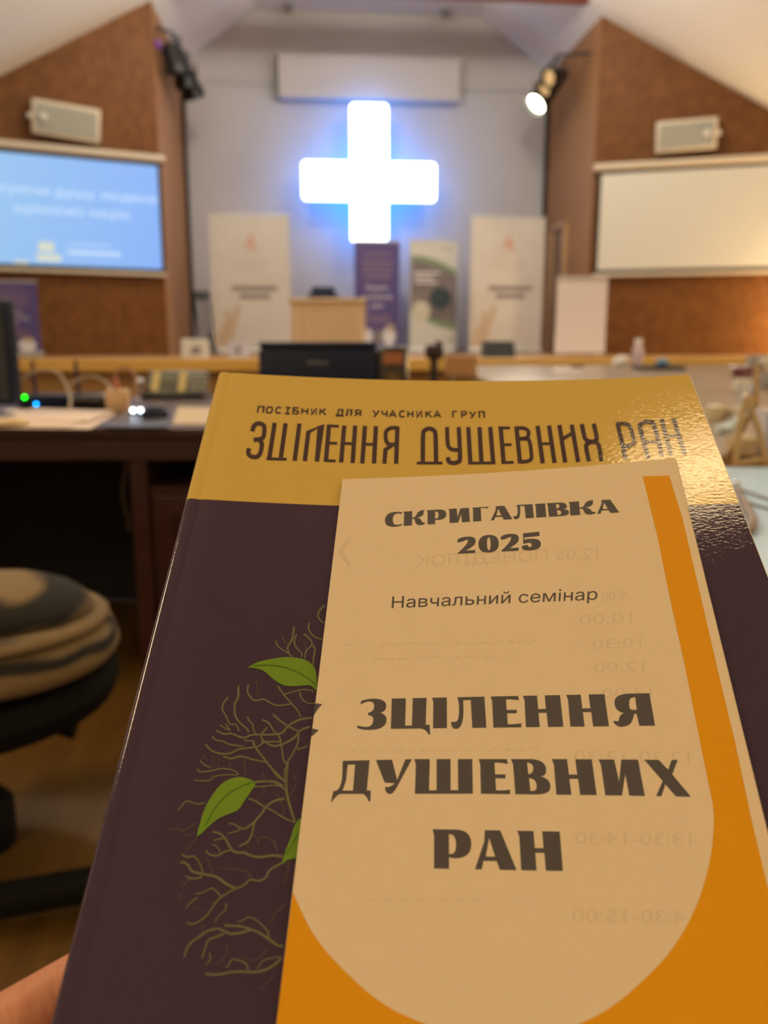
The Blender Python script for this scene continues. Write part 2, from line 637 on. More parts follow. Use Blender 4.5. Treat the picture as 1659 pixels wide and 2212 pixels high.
def screen(side, u0, u1, z0, z1, label, lit):
    M = wing_M(side)
    t = thing('projection_screen', label, 'screen', M=M @ Matrix.Translation(((u0 + u1) / 2, -0.10, 0)))
    w, h = u1 - u0, z1 - z0
    zc = (z0 + z1) / 2
    MB().box((0, 0, zc), (w, 0.012, h)).build('black_border', M_dark, t)
    bd = 0.05
    scr = MB().box((0, -0.010, zc), (w - 2 * bd, 0.006, h - 2 * bd)).build('screen_surface', M_slide if lit else M_screenwhite, t)
    mb = MB()
    R = Matrix.Translation((0, 0, z1 + 0.045)) @ Matrix.Rotation(PI / 2, 4, 'Y')
    mb.lathe([(0.02, -w / 2 - 0.06), (0.05, -w / 2 - 0.05), (0.05, w / 2 + 0.05), (0.02, w / 2 + 0.06)], n=16, M=R)
    mb.build('roller_case', M_cream, t, smooth=True)
    for s in (-1, 1):
        MB().box((s * (w / 2 + 0.03), 0.05, z1 + 0.05), (0.05, 0.09, 0.12), bev=0.005).build('wall_bracket', M_black, t)
    MB().box((0, -0.006, z0 - 0.02), (w + 0.03, 0.03, 0.045), bev=0.01).build('bottom_bar', M_cream, t)
    return t, scr


# left, lit by the projector
uR, zT = wing_uz('left', 350, 358, 0.1)
uR2, zB = wing_uz('left', 356, 592, 0.1)
uu = -(uR + uR2) / 2
zT, zB = 3.255, 1.87
wS = 2.36
ts, scr = screen('left', uu - wS, uu, zB, zT, 'projection screen glowing blue with a slide, on the chipboard wall', True)
IM = MROOT[ts.name].inverted()


def slide_text(mb, s, p0, p1, hpx):
    """a line of slide lettering between two pixels of its base line"""
    q0, q1 = IM @ onW('left', p0[0], p0[1], 0.115), IM @ onW('left', p1[0], p1[1], 0.115)
    hgt = abs((IM @ onW('left', p0[0], p0[1] - hpx, 0.115)).z - q0.z)
    vs, fs, wd = text_faces(s)
    zz = (q0.z + q1.z) / 2
    mb.add([(q0.x + (q1.x - q0.x) * x, -0.0145, zz + y * hgt) for x, y in vs], fs)


mb = MB()
slide_text(mb, 'Лікуючи душу людини', (-40, 414), (338, 438), 22)
slide_text(mb, 'зцілюємо націю', (28, 462), (280, 470), 22)


def slide_bar(mb, x0, y0, x1, y1):
    a_, b_ = IM @ onW('left', x0, y0, 0.115), IM @ onW('left', x1, y1, 0.115)
    mb.box(((a_.x + b_.x) / 2, -0.0145, (a_.z + b_.z) / 2), (abs(b_.x - a_.x), 0.002, abs(a_.z - b_.z)))


for (x0, y0, x1, y1) in ((145, 526, 240, 533), (145, 541, 262, 553), (145, 560, 230, 564)):
    slide_bar(mb, x0, y0, x1, y1)
mb.build('slide_lettering', M_slidetext, scr)
mb = MB()
slide_bar(mb, 82, 522, 118, 545)
slide_bar(mb, 78, 548, 132, 566)
slide_bar(mb, 30, 562, 62, 570)
mb.build('slide_emblem', M_slideyellow, scr)

uL, zT2 = wing_uz('right', 1290, 372, 0.1)
uL2, zB2 = wing_uz('right', 1284, 592, 0.1)
uu = (uL + uL2) / 2
screen('right', uu, uu + 2.36, 1.90, 3.245, 'blank cream projection screen under its roller on the chipboard wall', False)

# flat loudspeakers above the screens
def wall_speaker(side, pxs, label):
    c = [wing_uz(side, *p, 0.15) for p in pxs]
    sgn = 1 if side == 'right' else -1
    us = [sgn * q[0] for q in c]
    u0, u1 = (us[0] + us[3]) / 2, (us[1] + us[2]) / 2
    z0, z1 = (c[2][1] + c[3][1]) / 2, (c[0][1] + c[1][1]) / 2
    t = thing('wall_speaker', label, 'loudspeaker', M=wing_M(side) @ Matrix.Translation(((u0 + u1) / 2, -0.16, (z0 + z1) / 2)) @ Matrix.Rotation(0.12, 4, 'X') @ Matrix.Rotation(0.06 if side == 'left' else -0.02, 4, 'Y'))
    w, h = u1 - u0, z1 - z0
    MB().box((0, 0.04, 0), (w, 0.16, h), bev=0.02).build('speaker_body', M_cream, t, smooth=True)
    MB().box((0.02 * (-sgn) * -1 if False else 0, -0.045, 0), (w - 0.09, 0.014, h - 0.09), bev=0.005).build('grille', M_grille, t)
    s = 1 if side == 'right' else -1
    MB().box((s * (w / 2 + 0.02), 0.06, 0), (0.05, 0.14, 0.06), bev=0.01).build('swivel_bracket', M_white, t, smooth=True)
    mb = MB()
    mb.lathe([(0.0, 0.05), (0.035, 0.045), (0.04, 0.0), (0.04, -0.02)], n=14, M=Matrix.Translation((s * (w / 2 - 0.13), -0.05, 0.0)) @ Matrix.Rotation(PI / 2, 4, 'X'))
    mb.build('bracket_knob', M_white, t, smooth=True)
    return t


wall_speaker('left', ((63, 216), (218, 235), (214, 306), (73, 292)), 'grey wall loudspeaker with cream rim above the blue lit screen')
wall_speaker('right', ((1413, 268), (1552, 250), (1547, 318), (1419, 334)), 'grey wall loudspeaker with cream rim above the blank screen')

# ================================================================ stage spotlights at the two inner corners
M_lens = mat('lit_lens', (0.9, 0.9, 0.9), 0.3, emit=((1.0, 0.93, 0.70), 14.0))
M_lenswarm = mat('dim_warm_lens', (0.3, 0.2, 0.1), 0.3, emit=((1.0, 0.62, 0.25), 0.55))
M_lensoff = mat('dark_lens', (0.03, 0.03, 0.04), 0.15)
M_gelv = mat('violet_glow', (0.1, 0.02, 0.1), 0.4, emit=((0.45, 0.12, 0.75), 0.15))


def spotlight(pos, d, r, ln, lens, label, rise):
    d = Vector(d).normalized()
    q = d.to_track_quat('-Z', 'Y').to_matrix().to_4x4()
    M = Matrix.Translation(Vector(pos)) @ q
    t = thing('stage_spotlight', label, 'spotlight', M=M, group='stage spotlights')
    MB().lathe([(0, ln), (r * 0.6, ln), (r * 0.8, ln * 0.85), (r * 0.85, ln * 0.3), (r, ln * 0.2), (r, -0.05), (r * 0.93, -0.05), (r * 0.86, 0.03), (0.0, 0.03)], n=24).build('lamp_body', M_blackmetal, t, smooth=True)
    MB().lathe([(0.0, 0.0), (r * 0.5, 0.008), (r * 0.84, 0.022), (r * 0.84, 0.034), (0, 0.034)], n=24).build('lens', lens, t, smooth=True)
    up = q.to_3x3().inverted() @ Vector((0, 0, 1))
    ax = up.cross(Vector((0, 0, 1)))
    ax = ax.normalized() if ax.length > 0.05 else Vector((1, 0, 0))
    mid = Vector((0, 0, ln * 0.45))
    a1, a2 = mid + ax * r * 1.15, mid - ax * r * 1.15
    k1, k2 = a1 + up * r * 1.35, a2 + up * r * 1.35
    MB().tube([a1, k1, (k1 + k2) / 2 + up * 0.02, k2, a2], 0.012, 8).build('yoke', M_blackmetal, t, smooth=True)
    top = (k1 + k2) / 2 + up * 0.02
    MB().tube([top, top + up * rise], 0.014, 8).build('clamp', M_blackmetal, t, smooth=True)
    return M @ (top + up * rise)


tops = []
for px, py, yy, d, r, ln, le, lab in ((1159, 224, 13.0, (-0.62, -0.40, -0.62), 0.165, 0.44, M_lens, 'lowest spotlight by the blank screen, its lens shining white'),
                                      (1177, 191, 12.55, (-0.75, -0.52, -0.40), 0.125, 0.34, M_lenswarm, 'middle spotlight of the lit cluster, with dim amber lens'),
                                      (1187, 168, 12.15, (-0.75, -0.55, -0.30), 0.125, 0.34, M_lenswarm, 'topmost spotlight of the lit cluster, close under the ceiling')):
    tops.append(spotlight(onY(px, py, yy), d, r, ln, le, lab, 0.06))
o = MB().tube([Vector((XC + HALF - 0.02, tops[0].y + 0.15, tops[0].z + 0.02)), tops[0] + Vector((0, 0, 0.02)), tops[1] + Vector((0, 0, 0.02)), tops[2] + Vector((0, 0, 0.02)), Vector((XC + HALF - 0.02, tops[2].y - 0.12, tops[2].z + 0.02))], 0.02, 10).build('lighting_bar', M_blackmetal, smooth=True)
tag(o, 'black bar on the stage corner carrying the lit spotlights', 'bar')
tops = []
for px, py, yy, ln, lab in ((383, 150, 12.10, 0.30, 'uppermost black unlit spotlight hanging by the blue screen corner'),
                            (402, 182, 12.55, 0.32, 'middle black unlit spotlight hanging by the blue screen corner'),
                            (418, 206, 13.0, 0.34, 'lowest black unlit spotlight hanging by the blue screen corner')):
    tops.append(spotlight(onY(px, py, yy), (0.30, 0.25, -1.0), 0.16, ln, M_lensoff, lab, 0.05))
o = MB().tube([Vector((XC - HALF + 0.02, tops[0].y - 0.15, tops[0].z + 0.02))] + [q + Vector((0, 0, 0.02)) for q in tops] + [Vector((XC - HALF + 0.02, tops[2].y + 0.15, tops[2].z + 0.02))], 0.02, 10).build('lighting_bar', M_blackmetal, smooth=True)
tag(o, 'black bar on the stage corner carrying the unlit spotlights', 'bar')
p = onY(362, 97, 11.95)
s = MB().box((XC - HALF + 0.045, 11.93, p.z), (0.08, 0.1, 0.1), bev=0.02).build('signal_lamp', M_gelv)
tag(s, 'tiny violet lamp on the corner beside the unlit spotlights', 'lamp')
ld = bpy.data.lights.new('spot_beam', 'SPOT')
ld.energy = SPOT_W
ld.color = (1, 0.9, 0.72)
ld.spot_size = math.radians(70)
ld.spot_blend = 0.7
ld.shadow_soft_size = 0.1
lo_ = bpy.data.objects.new('spot_beam', ld)
COL.objects.link(lo_)
p = onY(1159, 222, 13.0)
lo_.location = p + Vector((-0.10, -0.12, -0.12))
lo_.rotation_euler = Vector((-0.55, -0.95, -0.55)).to_track_quat('-Z', 'Y').to_euler()

P0, e, n = WING['right']
wl = P0 + e * 3.2 + n * 0.32
t = thing('wall_lamp', 'added unseen warm lamp lighting the chipboard wall beyond the blank screen', 'lamp', (wl.x, wl.y, 1.18))  # lamp added out of view to brighten the chipboard
bm = bmesh.new()
bmesh.ops.create_uvsphere(bm, u_segments=20, v_segments=12, radius=0.11)
MB().bm(bm).build('added_lamp_globe', mat('wall_lamp_glow', (0.9, 0.9, 0.9), 0.6, emit=((1.0, 0.74, 0.38), 520.0)), t, smooth=True)  # glow of the added unseen lamp
MB().tube([Vector((0, 0, -0.10)), Vector((0, 0, -0.14)) - n * 0.1, Vector((0, 0, -0.12)) - n * 0.315], 0.014, 8).build('wall_arm', M_steel, t)

# ================================================================ roll-up banners on the stage
M_bcream = mat('cream_banner_print', (0.57, 0.55, 0.53), 0.7, noise=((0.54, 0.51, 0.48), 2.5, 3, (1, 1, 1), 0.35, 0.7))
M_bpurple = mat('purple_banner_print', (0.080, 0.060, 0.22), 0.6)
M_bgreen = mat('white_banner_print', (0.70, 0.70, 0.64), 0.6)
M_red = mat('pale_red_print', (0.54, 0.34, 0.28), 0.7)
M_tan = mat('tan_print', (0.47, 0.36, 0.26), 0.7)
M_beigeprint = mat('beige_print', (0.52, 0.47, 0.41), 0.7)
M_greyprint = mat('grey_print', (0.24, 0.21, 0.20), 0.7)
M_whiteprint = mat('white_print', (0.75, 0.73, 0.78), 0.7)
M_lilac = mat('lilac_print', (0.22, 0.15, 0.24), 0.7)
M_alu = mat('banner_aluminium', (0.55, 0.55, 0.55), 0.35, 0.8)


def banner(label, Y, x0, x1, ztop, zb, sheet, group, rotz=0.0, base=M_alu):
    xc = (x0 + x1) / 2
    t = thing('rollup_banner', label, 'banner', (xc, Y, zb), rotz, group)
    w, h = x1 - x0, ztop - zb
    # sheet bows a touch between top rail and base
    mb = MB()
    n = 10
    vs = []
    for k in range(n + 1):
        z = 0.06 + (h - 0.08) * k / n
        y = -0.02 * math.sin(PI * k / n) * 0.6
        vs += [(-w / 2, y - 0.003, z), (w / 2, y - 0.003, z), (w / 2, y + 0.003, z), (-w / 2, y + 0.003, z)]
    fs = []
    for k in range(n):
        for q in range(4):
            a_, b_ = k * 4 + q, k * 4 + (q + 1) % 4
            fs.append((a_, b_, b_ + 4, a_ + 4))
    fs += [(3, 2, 1, 0), tuple(4 * n + q for q in range(4))]
    sh = mb.add(vs, fs).build('banner_sheet', sheet, t)
    MB().box((0, 0.0, 0.035), (w + 0.04, 0.12, 0.07), bev=0.02).build('base_cassette', base, t)
    for s in (-1, 1):
        MB().box((s * w * 0.36, -0.02, 0.008), (0.05, 0.36, 0.016), bev=0.004).build('foot', base, t)
    MB().box((0, 0.0, h - 0.012), (w + 0.01, 0.02, 0.026), bev=0.006).build('top_rail', M_alu, t)
    MB().tube([(0, 0.035, 0.05), (0, 0.035, h - 0.02)], 0.009, 8).build('support_pole', M_alu, t)
    return t, sh, w, h


def bsurf(h, x, z, off=0.0012):
    k = (z - 0.06) / (h - 0.08)
    return (x, -0.012 * math.sin(PI * min(max(k, 0), 1)) - 0.003 - off, z)


def flat_poly(mb, h, poly, mi=0, off=0.0012):
    """print on a banner: a polygon in sheet coordinates (x, z), cut into bands so that it follows the sheet"""
    bm = bmesh.new()
    vs = [bm.verts.new((x, 0, z)) for x, z in poly]
    bm.faces.new(vs)
    bmesh.ops.triangulate(bm, faces=bm.faces[:])
    z0, z1 = min(p[1] for p in poly), max(p[1] for p in poly)
    for k in range(1, 12):
        zz = z0 + (z1 - z0) * k / 12
        bmesh.ops.bisect_plane(bm, geom=bm.verts[:] + bm.edges[:] + bm.faces[:], plane_co=(0, 0, zz), plane_no=(0, 0, 1))
    for v in bm.verts:
        v.co = Vector(bsurf(h, v.co.x, v.co.z, off))
    mb.bm(bm, None, mi)


def btext(mb, h, s, x0, x1, z, hgt):
    vs, fs, w = text_faces(s)
    mb.add([bsurf(h, x0 + (x1 - x0) * x, z + y * hgt, 0.002) for x, y in vs], fs)


def blob(cx, cz, rx, rz, n=18):
    return [(cx + rx * math.cos(2 * PI * k / n), cz + rz * math.sin(2 * PI * k / n)) for k in range(n)]


GB = 'cream roll-up banners at the sides of the stage'
for lab, x0, x1, ztop in (('wide cream roll-up banner beside the black music stand', -1.36, -0.26, 2.71),
                          ('wide cream roll-up banner beside the white flip chart', 2.33, 3.40, 2.73)):
    t, sh, w, h = banner(lab, 12.3, x0, x1, ztop, STAGE_Z, M_bcream, GB)
    mb = MB()
    flat_poly(mb, h, [(0.02, h - 0.24), (0.07, h - 0.34), (0.09, h - 0.5), (0.03, h - 0.47), (0.0, h - 0.42), (-0.06, h - 0.5), (-0.05, h - 0.36)], 0)
    mb.build('printed_emblem', M_red, sh)
    mb = MB()
    for k, (wd_, zz) in enumerate(((0.2, 0.60), (0.26, 0.66), (0.17, 0.72))):
        flat_poly(mb, h, [(-wd_, h - zz), (wd_, h - zz), (wd_, h - zz - 0.025), (-wd_, h - zz - 0.025)], 1)
    mb.build('printed_small_text', [M_red, M_beigeprint], sh)
    mb = MB()
    # a raised hand printed in tan at the foot
    flat_poly(mb, h, [(-w / 2 + 0.02, 0.12), (-w / 2 + 0.25, 0.12), (-w / 2 + 0.30, 0.35), (-w / 2 + 0.40, 0.66), (-w / 2 + 0.33, 0.70), (-w / 2 + 0.27, 0.52), (-w / 2 + 0.24, 0.62), (-w / 2 + 0.18, 0.62), (-w / 2 + 0.16, 0.45), (-w / 2 + 0.04, 0.30)], 2)
    flat_poly(mb, h, [(-w / 2 + 0.03, 0.30), (-w / 2 + 0.09, 0.42), (-w / 2 + 0.10, 0.85), (-w / 2 + 0.03, 0.95)], 3)
    mb.build('printed_motif', [M_red, M_beigeprint, M_tan, M_beigeprint], sh)
    mb = MB()
    for z_, a_ in ((h - 1.03, 0.32), (h - 1.14, 0.22)):
        mb2 = MB()
        flat_poly(mb, h, [(-a_ + 0.05, z_), (a_ + 0.05, z_), (a_ + 0.05, z_ + 0.075), (-a_ + 0.05, z_ + 0.075)])
    mb.build('printed_heading', M_greyprint, sh)

GP = 'purple roll-up banners'


def purple(lab, Y, x0, x1, ztop, zb, rotz=0.0):
    t, sh, w, h = banner(lab, Y, x0, x1, ztop, zb, M_bpurple, GP, rotz)
    k = h / 1.72
    mb = MB()
    for zz, s, a_ in ((0.98, 'Модель', 0.17), (0.84, 'зцілення', 0.23), (0.71, 'ран', 0.09)):
        btext(mb, h, s, -a_ * w / 0.7, a_ * w / 0.7, zz * k, 0.075 * k)
    mb.build('printed_title', M_whiteprint, sh)
    mb = MB()
    for zz, a_ in ((1.50, 0.20), (1.38, 0.24), (1.30, 0.22), (1.22, 0.24), (1.14, 0.2), (0.55, 0.2), (0.48, 0.22)):
        flat_poly(mb, h, [(-a_ * w / 0.7, zz * k), (a_ * w / 0.7, zz * k), (a_ * w / 0.7, (zz + 0.04) * k), (-a_ * w / 0.7, (zz + 0.04) * k)])
    mb.build('printed_small_text', M_lilac, sh)
    mb = MB()
    flat_poly(mb, h, blob(-0.2 * w, 0.27 * k, 0.10 * w, 0.12 * k), 0)
    flat_poly(mb, h, blob(0.02 * w, 0.25 * k, 0.08 * w, 0.14 * k), 1, 0.0016)
    flat_poly(mb, h, blob(0.27 * w, 0.27 * k, 0.15 * w, 0.15 * k), 0)
    flat_poly(mb, h, blob(-0.3 * w, 0.36 * k, 0.07 * w, 0.06 * k), 2, 0.002)
    flat_poly(mb, h, blob(0.3 * w, 0.4 * k, 0.09 * w, 0.06 * k), 2, 0.002)
    mb.build('printed_photograph', [M_whiteprint, M_greyprint, M_tan], sh)


purple('purple roll-up banner right under the glowing cross', 13.2, 0.70, 1.395, 2.49, STAGE_Z)
P0, e, n = WING['left']
pa, pb = onY(-30, 606, 10.3), onY(78, 606, 10.3)
purple('purple roll-up banner below the blue lit screen', 10.3, pa.x - 0.12, pb.x, pb.z, STAGE_Z, 0.0)

t, sh, w, h = banner('white roll-up banner with a green rimmed photograph, next to the purple one', 13.2, 1.555, 2.29, 2.50, STAGE_Z, M_bgreen, 'roll-up banners in the middle of the stage')
M_leafrim = mat('green_print', (0.23, 0.30, 0.19), 0.7)
M_photo = mat('brown_grey_photo_print', (0.15, 0.125, 0.12), 0.7, noise=((0.26, 0.22, 0.22), 2.5, 3, (1, 1, 1), 0.35, 0.7))
M_teal = mat('dark_teal_print', (0.035, 0.055, 0.065), 0.7)
M_ivory = mat('ivory_print', (0.66, 0.63, 0.50), 0.7)
a_ = w / 2 - 0.012


def arc(x0, z0, x1, z1, bulge, k=10):
    return [(x0 + (x1 - x0) * i / k, z0 + (z1 - z0) * i / k + bulge * math.sin(PI * i / k)) for i in range(k + 1)]


mb = MB()
flat_poly(mb, h, arc(-a_, h - 0.22, a_, h - 0.45, 0.06) + arc(a_, 0.36, -a_, 0.65, -0.06), 0, 0.001)
flat_poly(mb, h, arc(-a_, h - 0.29, a_, h - 0.55, 0.05) + arc(a_, 0.46, -a_, 0.72, -0.05), 1, 0.0016)
flat_poly(mb, h, blob(0.11, h - 0.86, 0.17, 0.17), 2, 0.0022)
flat_poly(mb, h, blob(-0.19, h - 1.06, 0.14, 0.16), 3, 0.0026)
for zz, q in ((h - 0.50, 0.22), (h - 0.57, 0.16), (h - 0.64, 0.2)):
    flat_poly(mb, h, [(-0.30, zz), (-0.30 + q * 1.8, zz), (-0.30 + q * 1.8, zz + 0.035), (-0.30, zz + 0.035)], 4, 0.0024)
flat_poly(mb, h, [(0.1, h - 0.14), (0.3, h - 0.14), (0.3, h - 0.11), (0.1, h - 0.11)], 5, 0.0024)
flat_poly(mb, h, [(0.24, 0.17), (0.29, 0.17), (0.29, 0.25), (0.24, 0.25)], 5, 0.0024)
mb.build('printed_photograph', [M_leafrim, M_photo, M_teal, M_ivory, M_whiteprint, M_beigeprint], sh)

# ================================================================ furniture on and before the stage
# flip chart
pa, pb = onY(1203, 598, 10.4), onY(1312, 598, 10.4)
fx, fw_, fz = (pa.x + pb.x) / 2, pb.x - pa.x, pa.z
t = thing('flip_chart', 'white flip chart with a blank sheet, before the chipboard wall below the blank screen', 'flip chart', (fx, 10.4, STAGE_Z))
hh_ = fz - STAGE_Z
mb = MB()
vs, fs = [], []
n = 14
for k in range(n + 1):
    s_ = k / n
    z = hh_ - 0.02 - (hh_ - 0.06) * s_
    y = -0.03 - 0.05 * s_ ** 3
    wv = 0.012 * math.sin(5 * s_) * s_
    xl = -fw_ / 2 + wv - 0.02 * max(0, s_ - 0.6)
    vs += [(xl, y, z), (fw_ / 2 + 0.3 * wv, y + 0.02 * s_, z), (fw_ / 2 + 0.3 * wv, y + 0.02 * s_ + 0.004, z), (xl, y + 0.004, z)]
for k in range(n):
    for q in range(4):
        a_, b_ = k * 4 + q, k * 4 + (q + 1) % 4
        fs.append((a_, b_, b_ + 4, a_ + 4))
fs += [(0, 1, 2, 3), tuple(4 * n + q for q in range(4))]
mb.add(vs, fs).build('paper_sheet', mat('flip_chart_paper', (0.74, 0.67, 0.65), 0.8), t)
MB().box((0, 0.0, hh_ * 0.56), (fw_ - 0.02, 0.02, hh_ * 0.82), bev=0.005).build('board', M_white, t)
MB().box((0, -0.025, hh_ - 0.01), (fw_ + 0.01, 0.04, 0.035), bev=0.008).build('clamp_bar', M_alu, t)
for s in (-1, 1):
    MB().tube([(s * fw_ * 0.30, 0.02, hh_ - 0.1), (s * fw_ * 0.40, 0.04, 0.0)], 0.014, 8).build('leg', M_alu, t)
MB().tube([(0, 0.03, hh_ - 0.1), (0, 0.55, 0.0)], 0.014, 8).build('leg', M_alu, t)

# lectern in the hall before the stage, seen from the front
pa, pb = onD(628, 642, 6.2), onD(785, 650, 6.2)
lw = (pb - pa).length
t = thing('lectern', 'pale wooden lectern with a plain front panel, behind the black printer', 'lectern', ((pa.x + pb.x) / 2, (pa.y + pb.y) / 2, 0), -YAW)
lh = pa.z
MB().box((0, 0, lh / 2 + 0.06), (lw, 0.025, lh - 0.14), bev=0.006).build('front_panel', M_lighttan, t)
for s in (-1, 1):
    MB().box((s * (lw / 2 - 0.012), 0.21, lh / 2 + 0.02), (0.024, 0.40, lh - 0.10), bev=0.004).build('side_panel', M_lighttan, t)
MB().box((0, 0.20, lh - 0.055), (lw + 0.03, 0.46, 0.025), rot=Rx(-0.16), bev=0.006).build('reading_top', M_lighttan, t)
MB().box((0, 0.22, lh * 0.62), (lw - 0.05, 0.36, 0.02)).build('shelf', M_lighttan, t)
MB().box((0, 0.18, 0.02), (lw + 0.04, 0.5, 0.04), bev=0.006).build('base_board', M_lighttan, t)

# office chair on the stage behind the lectern
p = onY(699, 632, 10.2)
t = thing('office_chair', 'black office chair on the stage, its headrest showing over the pale lectern', 'chair', (p.x, 10.2, STAGE_Z))
MB().box((0, 0, 0.47), (0.48, 0.46, 0.09), bev=0.04).build('seat', M_navy, t, smooth=True)
MB().box((0, 0.22, 0.60), (0.38, 0.06, 0.30), bev=0.03).build('backrest', M_navy, t, smooth=True)
MB().box((0, 0.24, p.z - STAGE_Z - 0.01), (0.29, 0.07, 0.19), bev=0.03).build('headrest', M_navy, t, smooth=True)
MB().tube([(0, 0.27, 0.45), (0, 0.28, p.z - STAGE_Z)], 0.018, 8).build('back_stem', M_blackmetal, t)
MB().lathe([(0.03, 0.1), (0.03, 0.43)], n=14).build('gas_column', M_blackmetal, t, smooth=True)
for k in range(5):
    a_ = 2 * PI * k / 5 + 0.3
    MB().tube([(0, 0, 0.1), (0.3 * math.cos(a_), 0.3 * math.sin(a_), 0.06)], [0.025, 0.016], 8).build('leg', M_blackmetal, t)
    MB().lathe([(0, -0.02), (0.028, -0.018), (0.028, 0.018), (0, 0.02)], n=12, M=Matrix.Translation((0.3 * math.cos(a_), 0.3 * math.sin(a_), 0.03)) @ Matrix.Rotation(PI / 2, 4, 'X')).build('caster', M_black, t, smooth=True)

# black music stand left of the cream banner
p0, p1 = onY(417, 628, 11.0), onY(453, 628, 11.0)
xs = (p0.x + p1.x) / 2
t = thing('music_stand', 'black metal music stand on the stage, beside the wide cream banner', 'music stand', (xs, 11.0, STAGE_Z))
hz = p0.z - STAGE_Z
MB().box((0, 0, hz - 0.05), (p1.x - p0.x, 0.03, 0.10), rot=Rx(-0.3), bev=0.006).build('desk_plate', M_blackmetal, t)
MB().box((0, -0.045, hz - 0.105), (p1.x - p0.x, 0.06, 0.012)).build('lip', M_blackmetal, t)
MB().tube([(0, 0.01, hz - 0.05), (0.05, 0.0, 0.28)], 0.014, 10).build('pole', M_blackmetal, t)
for q in ((-0.07, -0.10), (0.16, -0.12), (0.05, 0.2)):
    MB().tube([(0.05, 0, 0.30), (0.05 + q[0] * 0.8, q[1] * 0.8, 0.06), (0.05 + q[0], q[1], 0.006)], 0.012, 8).build('leg', M_blackmetal, t)
MB().tube([(0.09, 0.0, hz - 0.12), (0.12, -0.02, 0.45), (0.13, -0.05, 0.02)], 0.017, 8).build('hanging_cable', M_blackmetal, t)
MB().tube([(-0.09, 0.0, hz - 0.10), (-0.06, 0.02, 0.4), (-0.03, 0.02, 0.02)], 0.017, 8).build('folding_strut', M_blackmetal, t)

# cards standing on the stage edge
def card(px0, py0, px1, py1, Y, name, label, cat, mt, picture, pm, dp=0.10):
    a_, b_ = onY(px0, py0, Y), onY(px1, py1, Y)
    w, h = b_.x - a_.x, a_.z - STAGE_Z
    t = thing(name, label, cat, ((a_.x + b_.x) / 2, Y, STAGE_Z))
    MB().box((0, dp / 2, h / 2), (w, dp, h), bev=0.006).build('box_body', mt, t)
    mb = MB()
    for (u0, z0, u1, z1) in picture:
        mb.box(((u0 + u1) / 2 * w, -0.001, (z0 + z1) / 2 * h), ((u1 - u0) * w, 0.003, (z1 - z0) * h))
    mb.build('printed_picture', pm, t)


card(391, 732, 450, 770, 9.35, 'gift_box', 'small white box with a grey picture on the stage edge, below the music stand', 'box', M_white, [(-0.18, 0.2, 0.22, 0.42), (-0.1, 0.45, 0.22, 0.62)], M_greyprint)
card(492, 738, 536, 770, 9.35, 'carton', 'small bluish white carton on the stage edge, below the cream banner', 'box', mat('bluish_white_card', (0.6, 0.6, 0.72), 0.6), [(-0.12, 0.25, 0.1, 0.7)], M_greyprint)
# floor monitor on the stage
a_, b_ = onY(1047, 737, 9.5), onY(1111, 737, 9.5)
t = thing('stage_monitor', 'black wedge loudspeaker at the stage edge, left of the flip chart', 'loudspeaker', ((a_.x + b_.x) / 2, 9.5, STAGE_Z))
w, h = b_.x - a_.x, a_.z - STAGE_Z
MB().prism([(-w / 2, -0.10, 0), (-w / 2, 0.22, 0), (-w / 2, 0.16, h), (-w / 2, 0.02, h)], (w, 0, 0)).build('speaker_body', M_black, t)
MB().prism([(-w / 2 + 0.02, -0.10, 0.015), (-w / 2 + 0.02, 0.014, h - 0.01), (-w / 2 + 0.02, 0.004, h - 0.005), (-w / 2 + 0.02, -0.108, 0.02)], (w - 0.04, 0, 0)).build('grille', mat('dark_grille', (0.02, 0.02, 0.022), 0.8), t)

# camera on a tripod in the hall
p = onD(938, 760, 6.0)
t = thing('video_camera', 'dark brown black camera on a tripod in front of the stage, next to the printer', 'camera', (p.x, p.y, 0), -YAW)
M_brownblack = mat('brown_black_plastic', (0.028, 0.014, 0.012), 0.5)
MB().box((0, 0, p.z), (0.125, 0.16, 0.10), bev=0.02).build('camera_body', M_brownblack, t, smooth=True)
MB().lathe([(0.0, 0.0), (0.035, 0.0), (0.035, 0.06), (0.028, 0.09), (0, 0.09)], n=18, M=Matrix.Translation((0, 0.07, p.z)) @ Matrix.Rotation(-PI / 2, 4, 'X')).build('lens', M_black, t, smooth=True)
MB().box((0.03, -0.01, p.z + 0.06), (0.05, 0.08, 0.03), bev=0.008).build('viewfinder', M_brownblack, t)
MB().tube([(0, 0, 0.45), (0, 0, p.z - 0.05)], 0.028, 12).build('tripod_column', M_brownblack, t, smooth=True)
for k in range(3):
    a_ = 2 * PI * k / 3 + 0.5
    MB().tube([(0.02 * math.cos(a_), 0.02 * math.sin(a_), 0.56), (0.26 * math.cos(a_), 0.26 * math.sin(a_), 0.01)], [0.016, 0.011], 8).build('leg', M_brownblack, t)

# ================================================================ near-hall frame: x across, d away from the lens
def NP(x, d, z=0.0):
    return RT * x + FW * d + Vector((0, 0, z))


def near(px, py, z):
    """(x, d) of the point seen at a pixel on the level z"""
    p = onZ(px, py, z)
    return p.dot(RT), p.dot(FW)


TZ = 0.75


